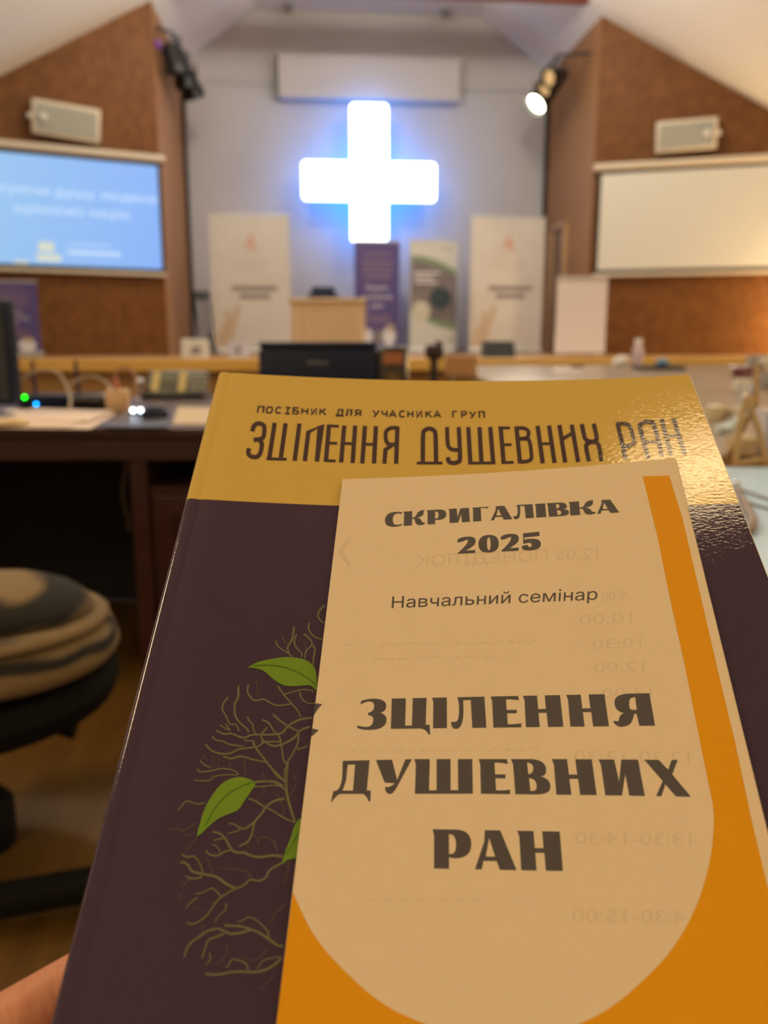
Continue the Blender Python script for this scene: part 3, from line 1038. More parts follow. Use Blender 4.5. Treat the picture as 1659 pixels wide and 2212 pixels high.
def table(x0, x1, d0, d1, label, top, edge, group=None, legm=M_steel, name='table'):
    t = thing(name, label, 'table', NP((x0 + x1) / 2, (d0 + d1) / 2), -YAW, group)
    w, l = x1 - x0, d1 - d0
    MB().box((0, 0, TZ - 0.012), (w, l, 0.024), bev=0.004).build('tabletop', top, t)
    mb = MB()
    mb.box((0, -l / 2 - 0.003, TZ - 0.017), (w + 0.01, 0.008, 0.03))
    mb.box((0, l / 2 + 0.003, TZ - 0.017), (w + 0.01, 0.008, 0.03))
    mb.box((-w / 2 - 0.003, 0, TZ - 0.017), (0.008, l, 0.03))
    mb.box((w / 2 + 0.003, 0, TZ - 0.017), (0.008, l, 0.03))
    mb.build('edge_band', edge, t)
    for sx in (-1, 1):
        for sy in (-1, 1):
            MB().tube([(sx * (w / 2 - 0.06), sy * (l / 2 - 0.06), TZ - 0.024), (sx * (w / 2 - 0.05), sy * (l / 2 - 0.05), 0)], 0.018, 8).build('leg', legm, t)
    mb = MB()
    for sx in (-1, 1):
        mb.box((sx * (w / 2 - 0.06), 0, TZ - 0.05), (0.02, l - 0.12, 0.05))
    mb.build('under_frame', legm, t)
    return t


GT = 'long grey-brown tables'
M_edge = mat('brown_table_edge', (0.36, 0.21, 0.09), 0.4)
table(0.62, 2.02, 1.66, 3.85, 'grey-brown table nearest the reader, strewn with cups', M_tabletop, M_edge, GT)
table(0.62, 2.02, 3.92, 6.1, 'grey-brown table in the middle of the row towards the stage', M_tabletop, M_edge, GT)
table(0.62, 2.02, 6.18, 8.4, 'grey-brown table farthest along the row, close to the stage', M_tabletop, M_edge, GT)
table(2.06, 3.75, 4.4, 6.34, 'grey-brown table of the outer row, nearer the reader', M_tabletop, M_edge, GT)
table(2.06, 3.75, 6.42, 8.5, 'grey-brown table of the outer row, close to the stage', M_tabletop, M_edge, GT)
M_bluesheen = mat('white_top_blue_sheen', (0.50, 0.74, 1.0), 0.3)  # white top, its bluish reflection put into the base colour
table(0.36, 1.45, 0.66, 1.49, 'white table, blue sheen in its colour, with a wooden edge beside the handbook', M_bluesheen, M_woodlight, None, M_woodlight)

# ---- things on the long tables
def on_table(px, py):
    x, d = near(px, py, TZ)
    return NP(x, d, TZ)


def lathe_thing(name, label, cat, px, py, prof, m, group=None, part='body', smooth=True, extra=None, M=None):
    p = on_table(px, py)
    t = thing(name, label, cat, p, -YAW, group)
    MB().lathe(prof, n=20).build(part, m, t, smooth=smooth)
    if extra:
        for nm, pr, mm in extra:
            MB().lathe(pr, n=20).build(nm, mm, t, smooth=True)
    return t


def cup_profile(r, h, th=0.002):
    return [(0, 0.0), (r * 0.78, 0.0), (r * 0.82, 0.004), (r, h), (r - th, h), (r * 0.82 - th, 0.006), (0, 0.006)]


x, d = near(997, 812, TZ)
t = thing('cardboard_box', 'tan cardboard box on the far table beside the tripod camera', 'box', NP(x, d, TZ), -YAW)
k = d * 0.98 / FPX
M_card = mat('tan_cardboard', (0.45, 0.24, 0.10), 0.8)
MB().box((0, 0.1, 0.064), (66 * k, 0.2, 0.128), bev=0.002).build('box_body', M_card, t)
for s in (-1, 1):
    MB().box((s * 17 * k, 0.1, 0.13), (32 * k, 0.2, 0.004)).build('flap', M_card, t)

lathe_thing('drink_bottle', 'pale pink bottle standing on the table by the closed laptop', 'bottle', 1376, 791,
            [(0, 0), (0.045, 0.0), (0.05, 0.01), (0.05, 0.15), (0.042, 0.175), (0.03, 0.19), (0.026, 0.205), (0, 0.205)], mat('pale_pink_plastic', (0.60, 0.44, 0.46), 0.4),
            extra=[('cap', [(0, 0.203), (0.034, 0.203), (0.034, 0.25), (0.03, 0.254), (0, 0.254)], M_white),
                   ('bottle_label', [(0.0508, 0.04), (0.0512, 0.045), (0.0512, 0.13), (0.0508, 0.135)], mat('lilac_label', (0.5, 0.38, 0.46), 0.5))])
# closed laptop
pa = on_table(1432, 800)
t = thing('laptop', 'closed black laptop lying on the far table beside the pink bottle', 'laptop', pa, -YAW)
MB().box((0, 0.12, 0.012), (0.37, 0.25, 0.016), bev=0.005).build('keyboard_base', M_black, t)
MB().box((0, 0.12, 0.0265), (0.37, 0.25, 0.012), bev=0.005).build('lid', M_black, t)
mb = MB()
for sx in (-1, 1):
    for sy in (0, 1):
        mb.lathe([(0, 0), (0.01, 0), (0.01, 0.005), (0, 0.005)], (sx * 0.15, 0.03 + sy * 0.18, 0), 10)
mb.build('rubber_feet', M_black, t)
p = pa + FW * 0.12 + RT * 0.03
s = thing('tissue_pack', 'small blue tissue pack lying on the closed black laptop', 'tissue pack', (p.x, p.y, TZ + 0.0325), -YAW + 0.3)
MB().box((0, 0, 0.028), (0.1, 0.07, 0.056), bev=0.02).build('wrapper', mat('blue_wrapper', (0.12, 0.25, 0.40), 0.35), s, smooth=True)
MB().box((0, -0.0, 0.058), (0.05, 0.02, 0.006), bev=0.002).build('sticker_flap', M_white, s)
# napkins
p = on_table(1342, 792)
s = thing('napkin_stack', 'white crumpled napkins on the far table beside the pink bottle', 'napkins', p, -YAW)
for k in range(3):
    bm = bmesh.new()
    bmesh.ops.create_icosphere(bm, subdivisions=3, radius=1)
    for v in bm.verts:
        v.co = Vector((v.co.x * (0.075 - 0.01 * k), v.co.y * 0.07, v.co.z * 0.03)) * (1 + 0.25 * math.sin(9 * v.co.x + 5 * v.co.y + k) * math.cos(7 * v.co.z + 2 * k))
    MB().bm(bm, Matrix.Translation((0.01 * k, 0.05, 0.035 + 0.018 * k))).build('napkin', M_paper, s, smooth=True)
# sheets on the far table
p = on_table(1226, 801)
s = thing('document', 'white sheet of paper on the far table with a dark pen line', 'paper', p, -YAW - 0.2)
MB().box((0, 0.1, 0.001), (0.21, 0.297, 0.002)).build('sheet', M_paper, s)
MB().box((0.04, 0.16, 0.0025), (0.12, 0.03, 0.002)).build('printed_block', M_greyprint, s)
p = on_table(1246, 794)
s = thing('marker_pen', 'dark marker pen lying beside the white sheet on the far table', 'pen', p, -YAW + 0.5)
MB().tube([(-0.06, 0, 0.011), (0.045, 0, 0.011)], 0.01, 10).build('barrel', M_black, s, smooth=True)
MB().tube([(0.045, 0, 0.011), (0.085, 0, 0.011)], 0.011, 10).build('cap', M_greyprint, s, smooth=True)

# crockery on the nearer table
M_china = mat('white_china', (0.80, 0.78, 0.72), 0.15)
M_ivoryc = mat('ivory_china', (0.74, 0.66, 0.46), 0.2)
M_redbox = mat('dark_red_card', (0.13, 0.025, 0.045), 0.4)
GC = 'small cups on the nearest grey-brown table'
lathe_thing('tea_cup', 'ivory cup nearest the handbook corner, first of the little row', 'cup', 1543, 906, cup_profile(0.027, 0.038), M_ivoryc, GC,
            extra=[('cup_foot', [(0.012, 0), (0.016, 0.0), (0.016, 0.004), (0.012, 0.004)], M_ivoryc), ('filling', [(0, 0.036), (0.0245, 0.036), (0.02, 0.040), (0, 0.043)], mat('cream_filling', (0.85, 0.78, 0.62), 0.5))])
lathe_thing('tea_cup', 'beige patterned cup, middle one of the little row', 'cup', 1571, 905, cup_profile(0.021, 0.034), mat('beige_china', (0.72, 0.60, 0.45), 0.2), GC,
            extra=[('filling', [(0, 0.031), (0.0185, 0.031), (0, 0.037)], mat('beige_filling', (0.7, 0.55, 0.38), 0.5)), ('cup_foot', [(0.010, 0), (0.014, 0.0), (0.014, 0.004), (0.010, 0.004)], M_ivoryc)])
lathe_thing('tea_cup', 'white shiny cup, last of the little row beside the wooden easel', 'cup', 1594, 907, cup_profile(0.019, 0.038), M_china, GC,
            extra=[('filling', [(0, 0.035), (0.0165, 0.035), (0, 0.040)], mat('white_filling', (0.88, 0.86, 0.82), 0.4)), ('cup_foot', [(0.008, 0), (0.011, 0.0), (0.011, 0.004), (0.008, 0.004)], M_china)])
for (px, py, lab, a_) in ((1564, 934, 'bright blue white sweet wrapper in front of the ivory cup', 0.5), (1587, 921, 'bright blue white sweet wrapper in front of the white shiny cup', 0.6)):
    p = on_table(px, py)
    s = thing('sweet', lab, 'sweet', p, -YAW + a_, 'wrapped sweets on the grey-brown table')
    s.scale = (1.25, 1.25, 1.25)
    mb = MB()
    mb.tube([(-0.022, 0, 0.009), (-0.013, 0, 0.009), (-0.012, 0, 0.009), (0.012, 0, 0.009), (0.013, 0, 0.009), (0.022, 0, 0.009)], [0.008, 0.003, 0.009, 0.009, 0.003, 0.008], 10)
    mb.build('wrapper', mat('blue_white_foil', (0.72, 0.88, 0.98), 0.25), s, smooth=True)
lathe_thing('mug', 'white round mug in front of the dark red box', 'mug', 1601, 850, [(0, 0), (0.028, 0), (0.036, 0.01), (0.04, 0.04), (0.038, 0.066), (0.034, 0.066), (0.036, 0.04), (0.03, 0.012), (0, 0.008)], M_china,
            extra=[('foot_ring', [(0.02, 0), (0.026, 0.0), (0.026, 0.004), (0.02, 0.004)], M_china)])
lathe_thing('drinking_glass', 'clear drinking glass in front of the white round mug', 'glass', 1614, 872, cup_profile(0.032, 0.075), M_glass,
            extra=[('water', [(0, 0.008), (0.0255, 0.008), (0.028, 0.04), (0, 0.04)], mat('water', (0.9, 0.95, 1.0), 0.02, trans=1.0))])
p = on_table(1609, 826)
s = thing('tea_box', 'dark red tea box behind the white round mug', 'box', p, -YAW + 0.15)
MB().box((0, 0.03, 0.042), (0.09, 0.06, 0.084), bev=0.003).build('carton', M_redbox, s)
MB().box((0, -0.001, 0.05), (0.05, 0.002, 0.03)).build('printed_label', mat('dusty_red_print', (0.25, 0.1, 0.1), 0.5), s)
p = on_table(1640, 792)
s = thing('plate_stack', 'stack of shiny white plates at the edge of the outer table', 'plates', NP(*near(1640, 792, TZ), TZ), -YAW)
for k in range(6):
    MB().lathe([(0, 0.004), (0.08, 0.004), (0.14, 0.018), (0.142, 0.02), (0.138, 0.021), (0.08, 0.008), (0, 0.008)], (0, 0, 0.016 * k), 28).build('plate', M_china, s, smooth=True)
lathe_thing('glass_jar', 'tall clear jar with white lid right beside the easel post', 'jar', 1655, 838, [(0, 0), (0.045, 0), (0.05, 0.01), (0.05, 0.11), (0.042, 0.125), (0.038, 0.125), (0.045, 0.108), (0.045, 0.012), (0, 0.006)], M_glass,
            extra=[('lid', [(0, 0.124), (0.046, 0.124), (0.046, 0.145), (0, 0.148)], M_white), ('sugar', [(0, 0.008), (0.043, 0.013), (0.043, 0.07), (0, 0.075)], mat('white_sugar', (0.7, 0.68, 0.72), 0.8))])
p = on_table(1606, 808)
s = thing('foil_tray', 'crumpled silver foil tray beside the dark red box', 'tray', p, -YAW)
MB().lathe([(0, 0.004), (0.06, 0.004), (0.085, 0.05), (0.095, 0.052), (0.083, 0.046), (0.058, 0.008), (0, 0.008)], n=22).build('foil_bowl', mat('crumpled_foil', (0.7, 0.7, 0.72), 0.22, 1.0, bump=(60, 0.8, 0.01, (1, 1, 1))), s)
MB().lathe([(0.094, 0.050), (0.099, 0.052), (0.094, 0.056)], n=22).build('rim', M_steel, s)

# ---- small wooden easel at the far end of the white table
ex, ed = near(1622, 1006, TZ)
t = thing('table_easel', 'small light wooden A-frame easel at the far edge of the white table', 'easel', NP(ex, ed + 0.0, TZ), -YAW)


def ez(px, py, dd=0.0):
    """point of the easel plane, dd metres behind the table edge"""
    p = onD(px, py, ed + dd)
    return MROOT[t.name].inverted() @ p


MB().tube([ez(1611, 868), ez(1597, 925), ez(1588, 1003)], [0.0055, 0.006, 0.0062], 8).build('leg', M_woodlight, t)
MB().tube([ez(1617, 868), ez(1638, 925), ez(1656, 1003)], [0.0055, 0.006, 0.0062], 8).build('leg', M_woodlight, t)
a_ = ez(1635, 785, 0.03)
MB().tube([a_, ez(1634, 870, 0.02), Vector((0.012, 0.12, 0.008))], 0.0048, 8).build('rear_strut', M_woodlight, t)
MB().box((ez(1614, 868) + Vector((0, -0.004, 0.0))), (0.014, 0.016, 0.024), bev=0.003).build('top_joint', M_woodlight, t)
a_, b_ = ez(1585, 1004), ez(1662, 990)
MB().tube([a_, b_], 0.0062, 8).build('tray_bar', M_woodlight, t)
# beige card behind the easel
p = on_table(1614, 986)
s = thing('beige_card', 'beige card box on the grey-brown table, seen through the wooden easel', 'box', p, -YAW)
MB().box((0, 0.03, 0.018), (0.045, 0.05, 0.036), bev=0.004).build('carton', mat('beige_card_paper', (0.62, 0.47, 0.29), 0.7), s)
MB().box((0, 0.03, 0.0365), (0.046, 0.025, 0.002)).build('lid_strip', M_ivoryc, s)
p = on_table(1668, 985)
s = thing('white_carton', 'pale lilac white carton at the picture edge, behind the wooden easel', 'box', p, -YAW)
MB().box((0.02, 0.03, 0.045), (0.075, 0.05, 0.09), bev=0.004).build('carton', mat('lilac_white_card', (0.62, 0.62, 0.72), 0.6), s)
MB().box((0.02, 0.03, 0.0905), (0.076, 0.02, 0.002)).build('tape_strip', M_white, s)
# cables on the white table
Tz = TZ + 0.0025


def on_white_table(px, py, z=Tz):
    return NP(*near(px, py, z), z)


s = MB().tube([on_white_table(*q) for q in ((1600, 1058), (1625, 1066), (1650, 1075), (1685, 1082), (1730, 1080))], 0.0018, 8).build('charging_cable', M_greyprint, smooth=True)
tag(s, 'thin grey cable across the white table, nearer the easel', 'cable')
s = MB().tube([on_white_table(*q) for q in ((1603, 1080), (1630, 1090), (1660, 1098), (1700, 1108), (1740, 1105))], 0.0018, 8).build('charging_cable', M_greyprint, smooth=True)
tag(s, 'thin grey cable across the white table, nearer the handbook', 'cable')
t = thing('spectacle_case_strap', 'brown curved leather strap on the white table beside the handbook edge', 'strap', on_white_table(1608, 1088))
MB().tube([on_white_table(*q, TZ + 0.006) for q in ((1590, 1050), (1600, 1075), (1612, 1095), (1622, 1115), (1627, 1130), (1620, 1145), (1608, 1150))], [0.004, 0.005, 0.006, 0.006, 0.006, 0.005, 0.004], 8).build('leather_strap', mat('brown_leather', (0.20, 0.12, 0.07), 0.5), t, world=True, smooth=True)
p = on_white_table(1590, 1050)
MB().box(p + Vector((0, 0, 0.004)), (0.012, 0.012, 0.008), bev=0.002).build('buckle', M_steel, t, world=True)

# ================================================================ dark desk
DX0, DX1, DD0, DD1 = -1.75, 0.30, 2.20, 3.52
t = thing('desk', 'dark mahogany desk with an open shelf, crowded with cables and papers', 'desk', NP((DX0 + DX1) / 2, (DD0 + DD1) / 2), -YAW)
w, l = DX1 - DX0, DD1 - DD0
ox = -(DX0 + DX1) / 2
MB().box((0, 0, TZ - 0.015), (w, l, 0.03), bev=0.006).build('desktop', M_mahog, t)
MB().box((0, -l / 2 + 0.03, TZ - 0.06), (w - 0.02, 0.025, 0.06), bev=0.003).build('front_rail', M_mahog, t)
for x_, wd_ in ((DX0 + 0.02, 0.03), (-0.665, 0.045), (DX1 - 0.02, 0.03)):
    MB().box((x_ + ox, 0.0, (TZ - 0.03) / 2), (wd_, l - 0.06, TZ - 0.03), bev=0.003).build('side_panel', M_mahog, t)
MB().box(((DX0 - 0.665) / 2 + ox, l / 2 - 0.45, (TZ - 0.03) / 2), (-0.69 - DX0, 0.02, TZ - 0.04)).build('back_panel', M_shadehole, t)
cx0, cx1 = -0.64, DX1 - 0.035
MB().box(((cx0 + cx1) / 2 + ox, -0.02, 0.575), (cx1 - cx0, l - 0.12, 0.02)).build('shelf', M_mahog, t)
MB().box(((cx0 + cx1) / 2 + ox, l / 2 - 0.10, 0.36), (cx1 - cx0, 0.02, 0.68)).build('back_panel', M_shadehole, t)
for k, (q0, q1) in enumerate(((cx0 + 0.003, (cx0 + cx1) / 2 - 0.002), ((cx0 + cx1) / 2 + 0.002, cx1 - 0.003))):
    xm = (q0 + q1) / 2 + ox
    mb = MB()
    zt_, zb_ = 0.56, 0.06
    for sgn in (-1, 1):
        mb.box((xm + sgn * ((q1 - q0) / 2 - 0.03), -l / 2 + 0.05, (zt_ + zb_) / 2), (0.06, 0.022, zt_ - zb_), bev=0.003)
    mb.box((xm, -l / 2 + 0.05, zt_ - 0.03), (q1 - q0 - 0.11, 0.022, 0.06), bev=0.003)
    mb.box((xm, -l / 2 + 0.05, zb_ + 0.03), (q1 - q0 - 0.11, 0.022, 0.06), bev=0.003)
    mb.box((xm, -l / 2 + 0.055, (zt_ + zb_) / 2), (q1 - q0 - 0.10, 0.012, zt_ - zb_ - 0.1))
    dr = mb.build('door', M_mahog, t)
    MB().lathe([(0, 0), (0.008, 0), (0.006, 0.012), (0.013, 0.02), (0.0, 0.028)], n=12, M=Matrix.Translation((xm + (0.03 if k else -0.03) + (-(q1 - q0) / 2 + 0.03 if k else (q1 - q0) / 2 - 0.03), -l / 2 + 0.039, 0.4)) @ Matrix.Rotation(PI / 2, 4, 'X')).build('knob', M_steel, dr, smooth=True)
MB().box(((cx0 + cx1) / 2 + ox, -l / 2 + 0.09, 0.03), (cx1 - cx0, 0.02, 0.06)).build('plinth', M_shadehole, t)


def on_desk(px, py, z=TZ):
    return NP(*near(px, py, z), z)


# printer
pd = 2.72
pa, pb = onD(556, 736, pd), onD(884, 740, pd)
pw = (pb - pa).length
t = thing('inkjet_printer', 'black ink tank printer on the desk, right behind the top edge of the handbook', 'printer', NP((pa + pb).dot(RT) / 2, pd, TZ), -YAW)
ph = pa.z - TZ
mw = pw * 0.79
x0 = -pw / 2
MB().box((x0 + mw / 2, 0.17, ph / 2 - 0.01), (mw, 0.33, ph - 0.03), bev=0.012).build('printer_body', M_navy, t, smooth=True)
MB().box((x0 + mw / 2, 0.18, ph - 0.014), (mw - 0.004, 0.34, 0.022), bev=0.008).build('scanner_lid', M_navy, t, smooth=True)
tank = MB().box((x0 + mw + (pw - mw) / 2, 0.17, ph / 2 - 0.008), (pw - mw - 0.004, 0.33, ph - 0.016), bev=0.014).build('ink_tank', mat('brown_black_tank', (0.045, 0.034, 0.024), 0.3), t, smooth=True)
xt = x0 + mw + (pw - mw) / 2
MB().box((xt, 0.003, ph - 0.055), (0.062, 0.003, 0.036)).build('sticker', mat('orange_brown_sticker', (0.42, 0.15, 0.06), 0.5), tank, label='orange-brown sticker')
MB().box((xt, 0.003, ph - 0.115), (0.04, 0.003, 0.03)).build('ink_window', mat('amber_window', (0.16, 0.09, 0.03), 0.2), tank)
MB().box((x0 + mw / 2, -0.005, 0.055), (mw * 0.75, 0.03, 0.06), bev=0.006).build('paper_slot', M_black, t)
for sx in (-1, 1):
    MB().lathe([(0, 0), (0.014, 0), (0.014, 0.012), (0, 0.012)], (sx * pw * 0.4, 0.06, -0.0), 12).build('foot', M_black, t)
vs, fs, wd_ = text_faces('EPSON')
mb = MB()
mb.add([(x0 + mw * 0.5 + (x - 0.5) * 0.062, 0.0035, ph - 0.075 + y * 0.012) for x, y in vs], fs)
mb.build('maker_lettering', mat('grey_lettering', (0.30, 0.30, 0.32), 0.4), t)

# tilted desk telephone with yellowish keys
p = on_desk(376, 862)
t = thing('desk_telephone', 'grey desk telephone with two yellowish panels, tilted up at the back of the desk', 'telephone', p, -YAW)
R = Rx(math.radians(48))
kx = p.dot(FW) / FPX
MB().box((0, 0.055, 0.012), (0.25, 0.16, 0.024), bev=0.006).build('base', M_black, t)
body = MB().box((0, 0.06, 0.055), (0.245, 0.13, 0.03), rot=R, bev=0.008).build('body', mat('olive_grey_plastic', (0.085, 0.08, 0.06), 0.4), t, smooth=True)


def onbody(x, y, zz=0.0165):
    return Vector((0, 0.06, 0.055)) + R @ Vector((x, y, zz))


for x_, lab in ((-0.082, None), (0.026, None)):
    MB().box(onbody(x_, 0.0), (0.032, 0.10, 0.004), rot=R, bev=0.001).build('key_panel', mat('yellowish_panel', (0.52, 0.42, 0.16), 0.35), body)
MB().box(onbody(-0.03, 0.02), (0.05, 0.05, 0.003), rot=R).build('display', mat('grey_green_display', (0.16, 0.17, 0.12), 0.2), body)
mb = MB()
for i in range(3):
    for j in range(4):
        mb.box(onbody(0.065 + 0.022 * i, -0.04 + 0.024 * j, 0.017), (0.015, 0.016, 0.005), rot=R, bev=0.001)
mb.build('keypad', mat('grey_keys', (0.3, 0.29, 0.25), 0.4), body)
# router with two lit diodes
p = on_desk(98, 884)
t = thing('wifi_router', 'black router with a green and a blue glowing diode on the desk', 'router', p, -YAW)
rd = p.dot(FW)
I_ = MROOT[t.name].inverted()
MB().box((0.0, 0.06, 0.024), (0.19, 0.12, 0.046), bev=0.008).build('router_body', M_navy, t, smooth=True)
for x_ in (-0.075, 0.075):
    mb = MB().tube([(x_, 0.115, 0.03), (x_ - 0.006, 0.118, 0.16)], [0.008, 0.006], 8)
    mb.build('antenna', mat('violet_black_plastic', (0.03, 0.018, 0.05), 0.4), t, smooth=True)
for (px, py, cc, nm) in ((53, 858, (0.0, 1.0, 0.0), 'green_diode'), (78, 873, (0.0, 0.30, 1.0), 'blue_diode')):
    q = I_ @ onD(px, py, rd - 0.004)
    bm = bmesh.new()
    bmesh.ops.create_icosphere(bm, subdivisions=2, radius=0.0045)
    MB().bm(bm, Matrix.Translation(q)).build(nm, mat(nm + '_glow', (0.1, 0.1, 0.1), 0.4, emit=(cc, 14.0)), t, smooth=True, label=nm.replace('_', ' ') + ', lit')


def cable(name, label, pts, r, m, d=None):
    """a loose cable through pixels at level distances d"""
    P = [onD(px, py, dd) for px, py, dd in pts]
    # smooth with Catmull-Rom
    out = []
    for i in range(len(P) - 1):
        a0, a1, a2, a3 = P[max(i - 1, 0)], P[i], P[i + 1], P[min(i + 2, len(P) - 1)]
        for k in range(6):
            s_ = k / 6
            out.append(0.5 * ((2 * a1) + (a2 - a0) * s_ + (2 * a0 - 5 * a1 + 4 * a2 - a3) * s_ ** 2 + (3 * a1 - a0 - 3 * a2 + a3) * s_ ** 3))
    out.append(P[-1])
    o = MB().tube(out, r, 8).build(name, m, smooth=True)
    return tag(o, label, 'cable')


M_cablew = mat('cream_cable', (0.42, 0.33, 0.22), 0.4)
M_cablep = mat('pinkish_cable', (0.36, 0.17, 0.10), 0.4)
cable('white_cable', 'cream cable arching up from the router to the paper stack', [(30, 868, 2.55), (40, 825, 2.56), (75, 803, 2.58), (120, 803, 2.58), (142, 830, 2.55), (152, 860, 2.5), (150, 884, 2.46)], 0.0042, M_cablew)
cable('white_cable', 'thin cream cable trailing between router and power adapter', [(150, 830, 2.62), (190, 812, 2.62), (225, 822, 2.56), (246, 848, 2.5)], 0.0028, M_cablew)
cable('pink_cable', 'pinkish cable looping above the beige power adapter', [(248, 842, 2.5), (247, 815, 2.5), (258, 798, 2.5), (278, 797, 2.5), (293, 815, 2.5), (292, 840, 2.48), (282, 866, 2.45)], 0.004, M_cablep)
p = on_desk(252, 891)
t = thing('power_adapter', 'beige power adapter cube on the desk below the pinkish cable loop', 'adapter', p, -YAW + 0.1)
MB().box((0, 0.03, 0.036), (0.066, 0.06, 0.072), bev=0.004).build('adapter_body', mat('beige_plastic', (0.66, 0.44, 0.25), 0.5), t, smooth=True)
MB().lathe([(0, 0.07), (0.012, 0.07), (0.008, 0.11), (0, 0.11)], (-0.004, 0.03, 0), 12).build('plug_sleeve', mat('pink_red_plastic', (0.55, 0.16, 0.10), 0.45), t, smooth=True, label='pinkish red plug sleeve')
p = on_desk(190, 886)
t = thing('cable_pouch', 'black pouch on the desk between the router and the beige adapter', 'pouch', p, -YAW)
MB().box((0, 0.05, 0.026), (0.115, 0.10, 0.052), bev=0.02).build('pouch_body', M_black, t, smooth=True)
MB().tube([(-0.045, -0.001, 0.036), (0.045, -0.001, 0.036)], 0.0025, 6).build('zip', M_greyprint, t)
# paper sheets
M_sheet = mat('warm_white_paper', (0.82, 0.66, 0.56), 0.8)


def sheet(pxs, z, label, group=None, m=M_sheet, name='paper_sheet', th=0.0016):
    P = [on_desk(px, py, z) for px, py in pxs]
    c = sum(P, Vector()) / len(P)
    o = MB().prism(P, (0, 0, th)).build(name, m)
    return tag(o, label, 'paper', group)


GPs = 'loose paper sheets on the desk'
sheet(((-60, 925), (195, 927), (252, 893), (30, 890)), TZ + 0.001, 'lowest paper sheet of the pile before the router', GPs)
sheet(((-70, 918), (150, 922), (236, 891), (20, 885)), TZ + 0.005, 'middle paper sheet of the pile before the router', GPs)
sheet(((5, 905), (190, 910), (243, 888), (70, 883)), TZ + 0.009, 'top paper sheet of the pile before the router', GPs)
sheet(((372, 917), (470, 917), (470, 880), (384, 880)), TZ + 0.001, 'paper sheet half hidden behind the handbook edge', GPs, mat('tan_white_paper', (0.60, 0.47, 0.32), 0.8))
p = on_desk(20, 912, TZ + 0.013)
o = MB().box(p, (0.09, 0.07, 0.006), rot=Rz(0.3), bev=0.001).build('sticky_note_pad', mat('yellow_note_paper', (0.72, 0.55, 0.25), 0.8))
tag(o, 'small yellowish note pad on top of the paper pile, at the desk end', 'note pad')
o = MB().prism([on_desk(px, py, TZ + 0.001) for px, py in ((215, 925), (362, 925), (376, 893), (268, 893))], (0, 0, 0.004)).build('mouse_pad', mat('slate_blue_pad', (0.075, 0.08, 0.105), 0.35))
tag(o, 'slate grey mouse pad on the desk, before the telephone', 'mouse pad')
p = on_desk(335, 903, TZ + 0.005)
t = thing('computer_mouse', 'dark computer mouse on the slate grey pad', 'computer mouse', p, -YAW - 0.6)
MB().lathe([(0, 0.036), (0.018, 0.033), (0.028, 0.018), (0.03, 0.0), (0, 0)], n=20, sy=1.6).build('mouse_shell', M_navy, t, smooth=True)
MB().box((0, 0.028, 0.033), (0.005, 0.016, 0.008), bev=0.002).build('scroll_wheel', M_greyprint, t)
t = thing('desk_glint', 'small shiny thing with two glints made to glow, on the desk before the telephone', 'shiny_thing', on_desk(296, 898, TZ + 0.005), -YAW + 0.35)
MB().tube([(-0.02, 0.012, 0.012), (0.02, 0.012, 0.012)], 0.011, 12).build('glint_body', M_steel, t, smooth=True)
for x_ in (-0.011, 0.011):
    bm = bmesh.new()
    bmesh.ops.create_uvsphere(bm, u_segments=14, v_segments=8, radius=0.0052)
    MB().bm(bm, Matrix.Translation((x_, 0.0, 0.016))).build('glint_bead', mat('glint_glow', (0.5, 0.5, 0.5), 0.4, emit=((0.75, 0.88, 1.0), 11.0)), t, smooth=True)  # glowing beads stand in for bright glints on a shiny thing

# grey-green card leaning behind (small white gadget above the phone)
p = on_desk(304, 862)
t = thing('webcam', 'tiny silver webcam beside the desk telephone', 'webcam', p, -YAW)
MB().lathe([(0, 0), (0.022, 0), (0.02, 0.006), (0.006, 0.01), (0.005, 0.05), (0, 0.05)], n=14).build('stand', M_steel, t, smooth=True)
bm = bmesh.new()
bmesh.ops.create_uvsphere(bm, u_segments=16, v_segments=10, radius=0.018)
MB().bm(bm, Matrix.Translation((0, 0, 0.066))).build('camera_head', mat('silver_plastic', (0.5, 0.55, 0.6), 0.25, 0.6), t, smooth=True)

# dark monitor at the desk end
pm = onD(12, 800, 2.42)
t = thing('computer_monitor', 'black monitor seen from its edge at the end of the desk', 'monitor', NP(-1.205, 2.50, TZ), -YAW)
R = Rz(math.radians(-24))
MB().box((0, 0, 0.19), (0.32, 0.035, 0.30), rot=R, bev=0.012).build('screen_housing', M_navy, t, smooth=True)
MB().box(R @ Vector((0, -0.019, 0)) + Vector((0, 0, 0.19)), (0.29, 0.002, 0.265), rot=R).build('display', mat('dark_display', (0.01, 0.012, 0.018), 0.1), t)
MB().box((0, 0.03, 0.06), (0.05, 0.03, 0.12), bev=0.006).build('stand_neck', M_black, t)
MB().lathe([(0, 0), (0.10, 0), (0.10, 0.008), (0.03, 0.014), (0, 0.014)], n=24).build('stand_base', M_black, t, smooth=True)
# hanging cord in the knee hole
o = MB().tube([NP(-0.93 + 0.01 * math.sin(k), 2.95, 0.62 - 0.04 * k) for k in range(9)], 0.006, 8).build('hanging_cord', mat('tan_cord', (0.3, 0.2, 0.1), 0.6), smooth=True)
tag(o, 'tan cord hanging in the dark knee hole of the desk', 'cord')

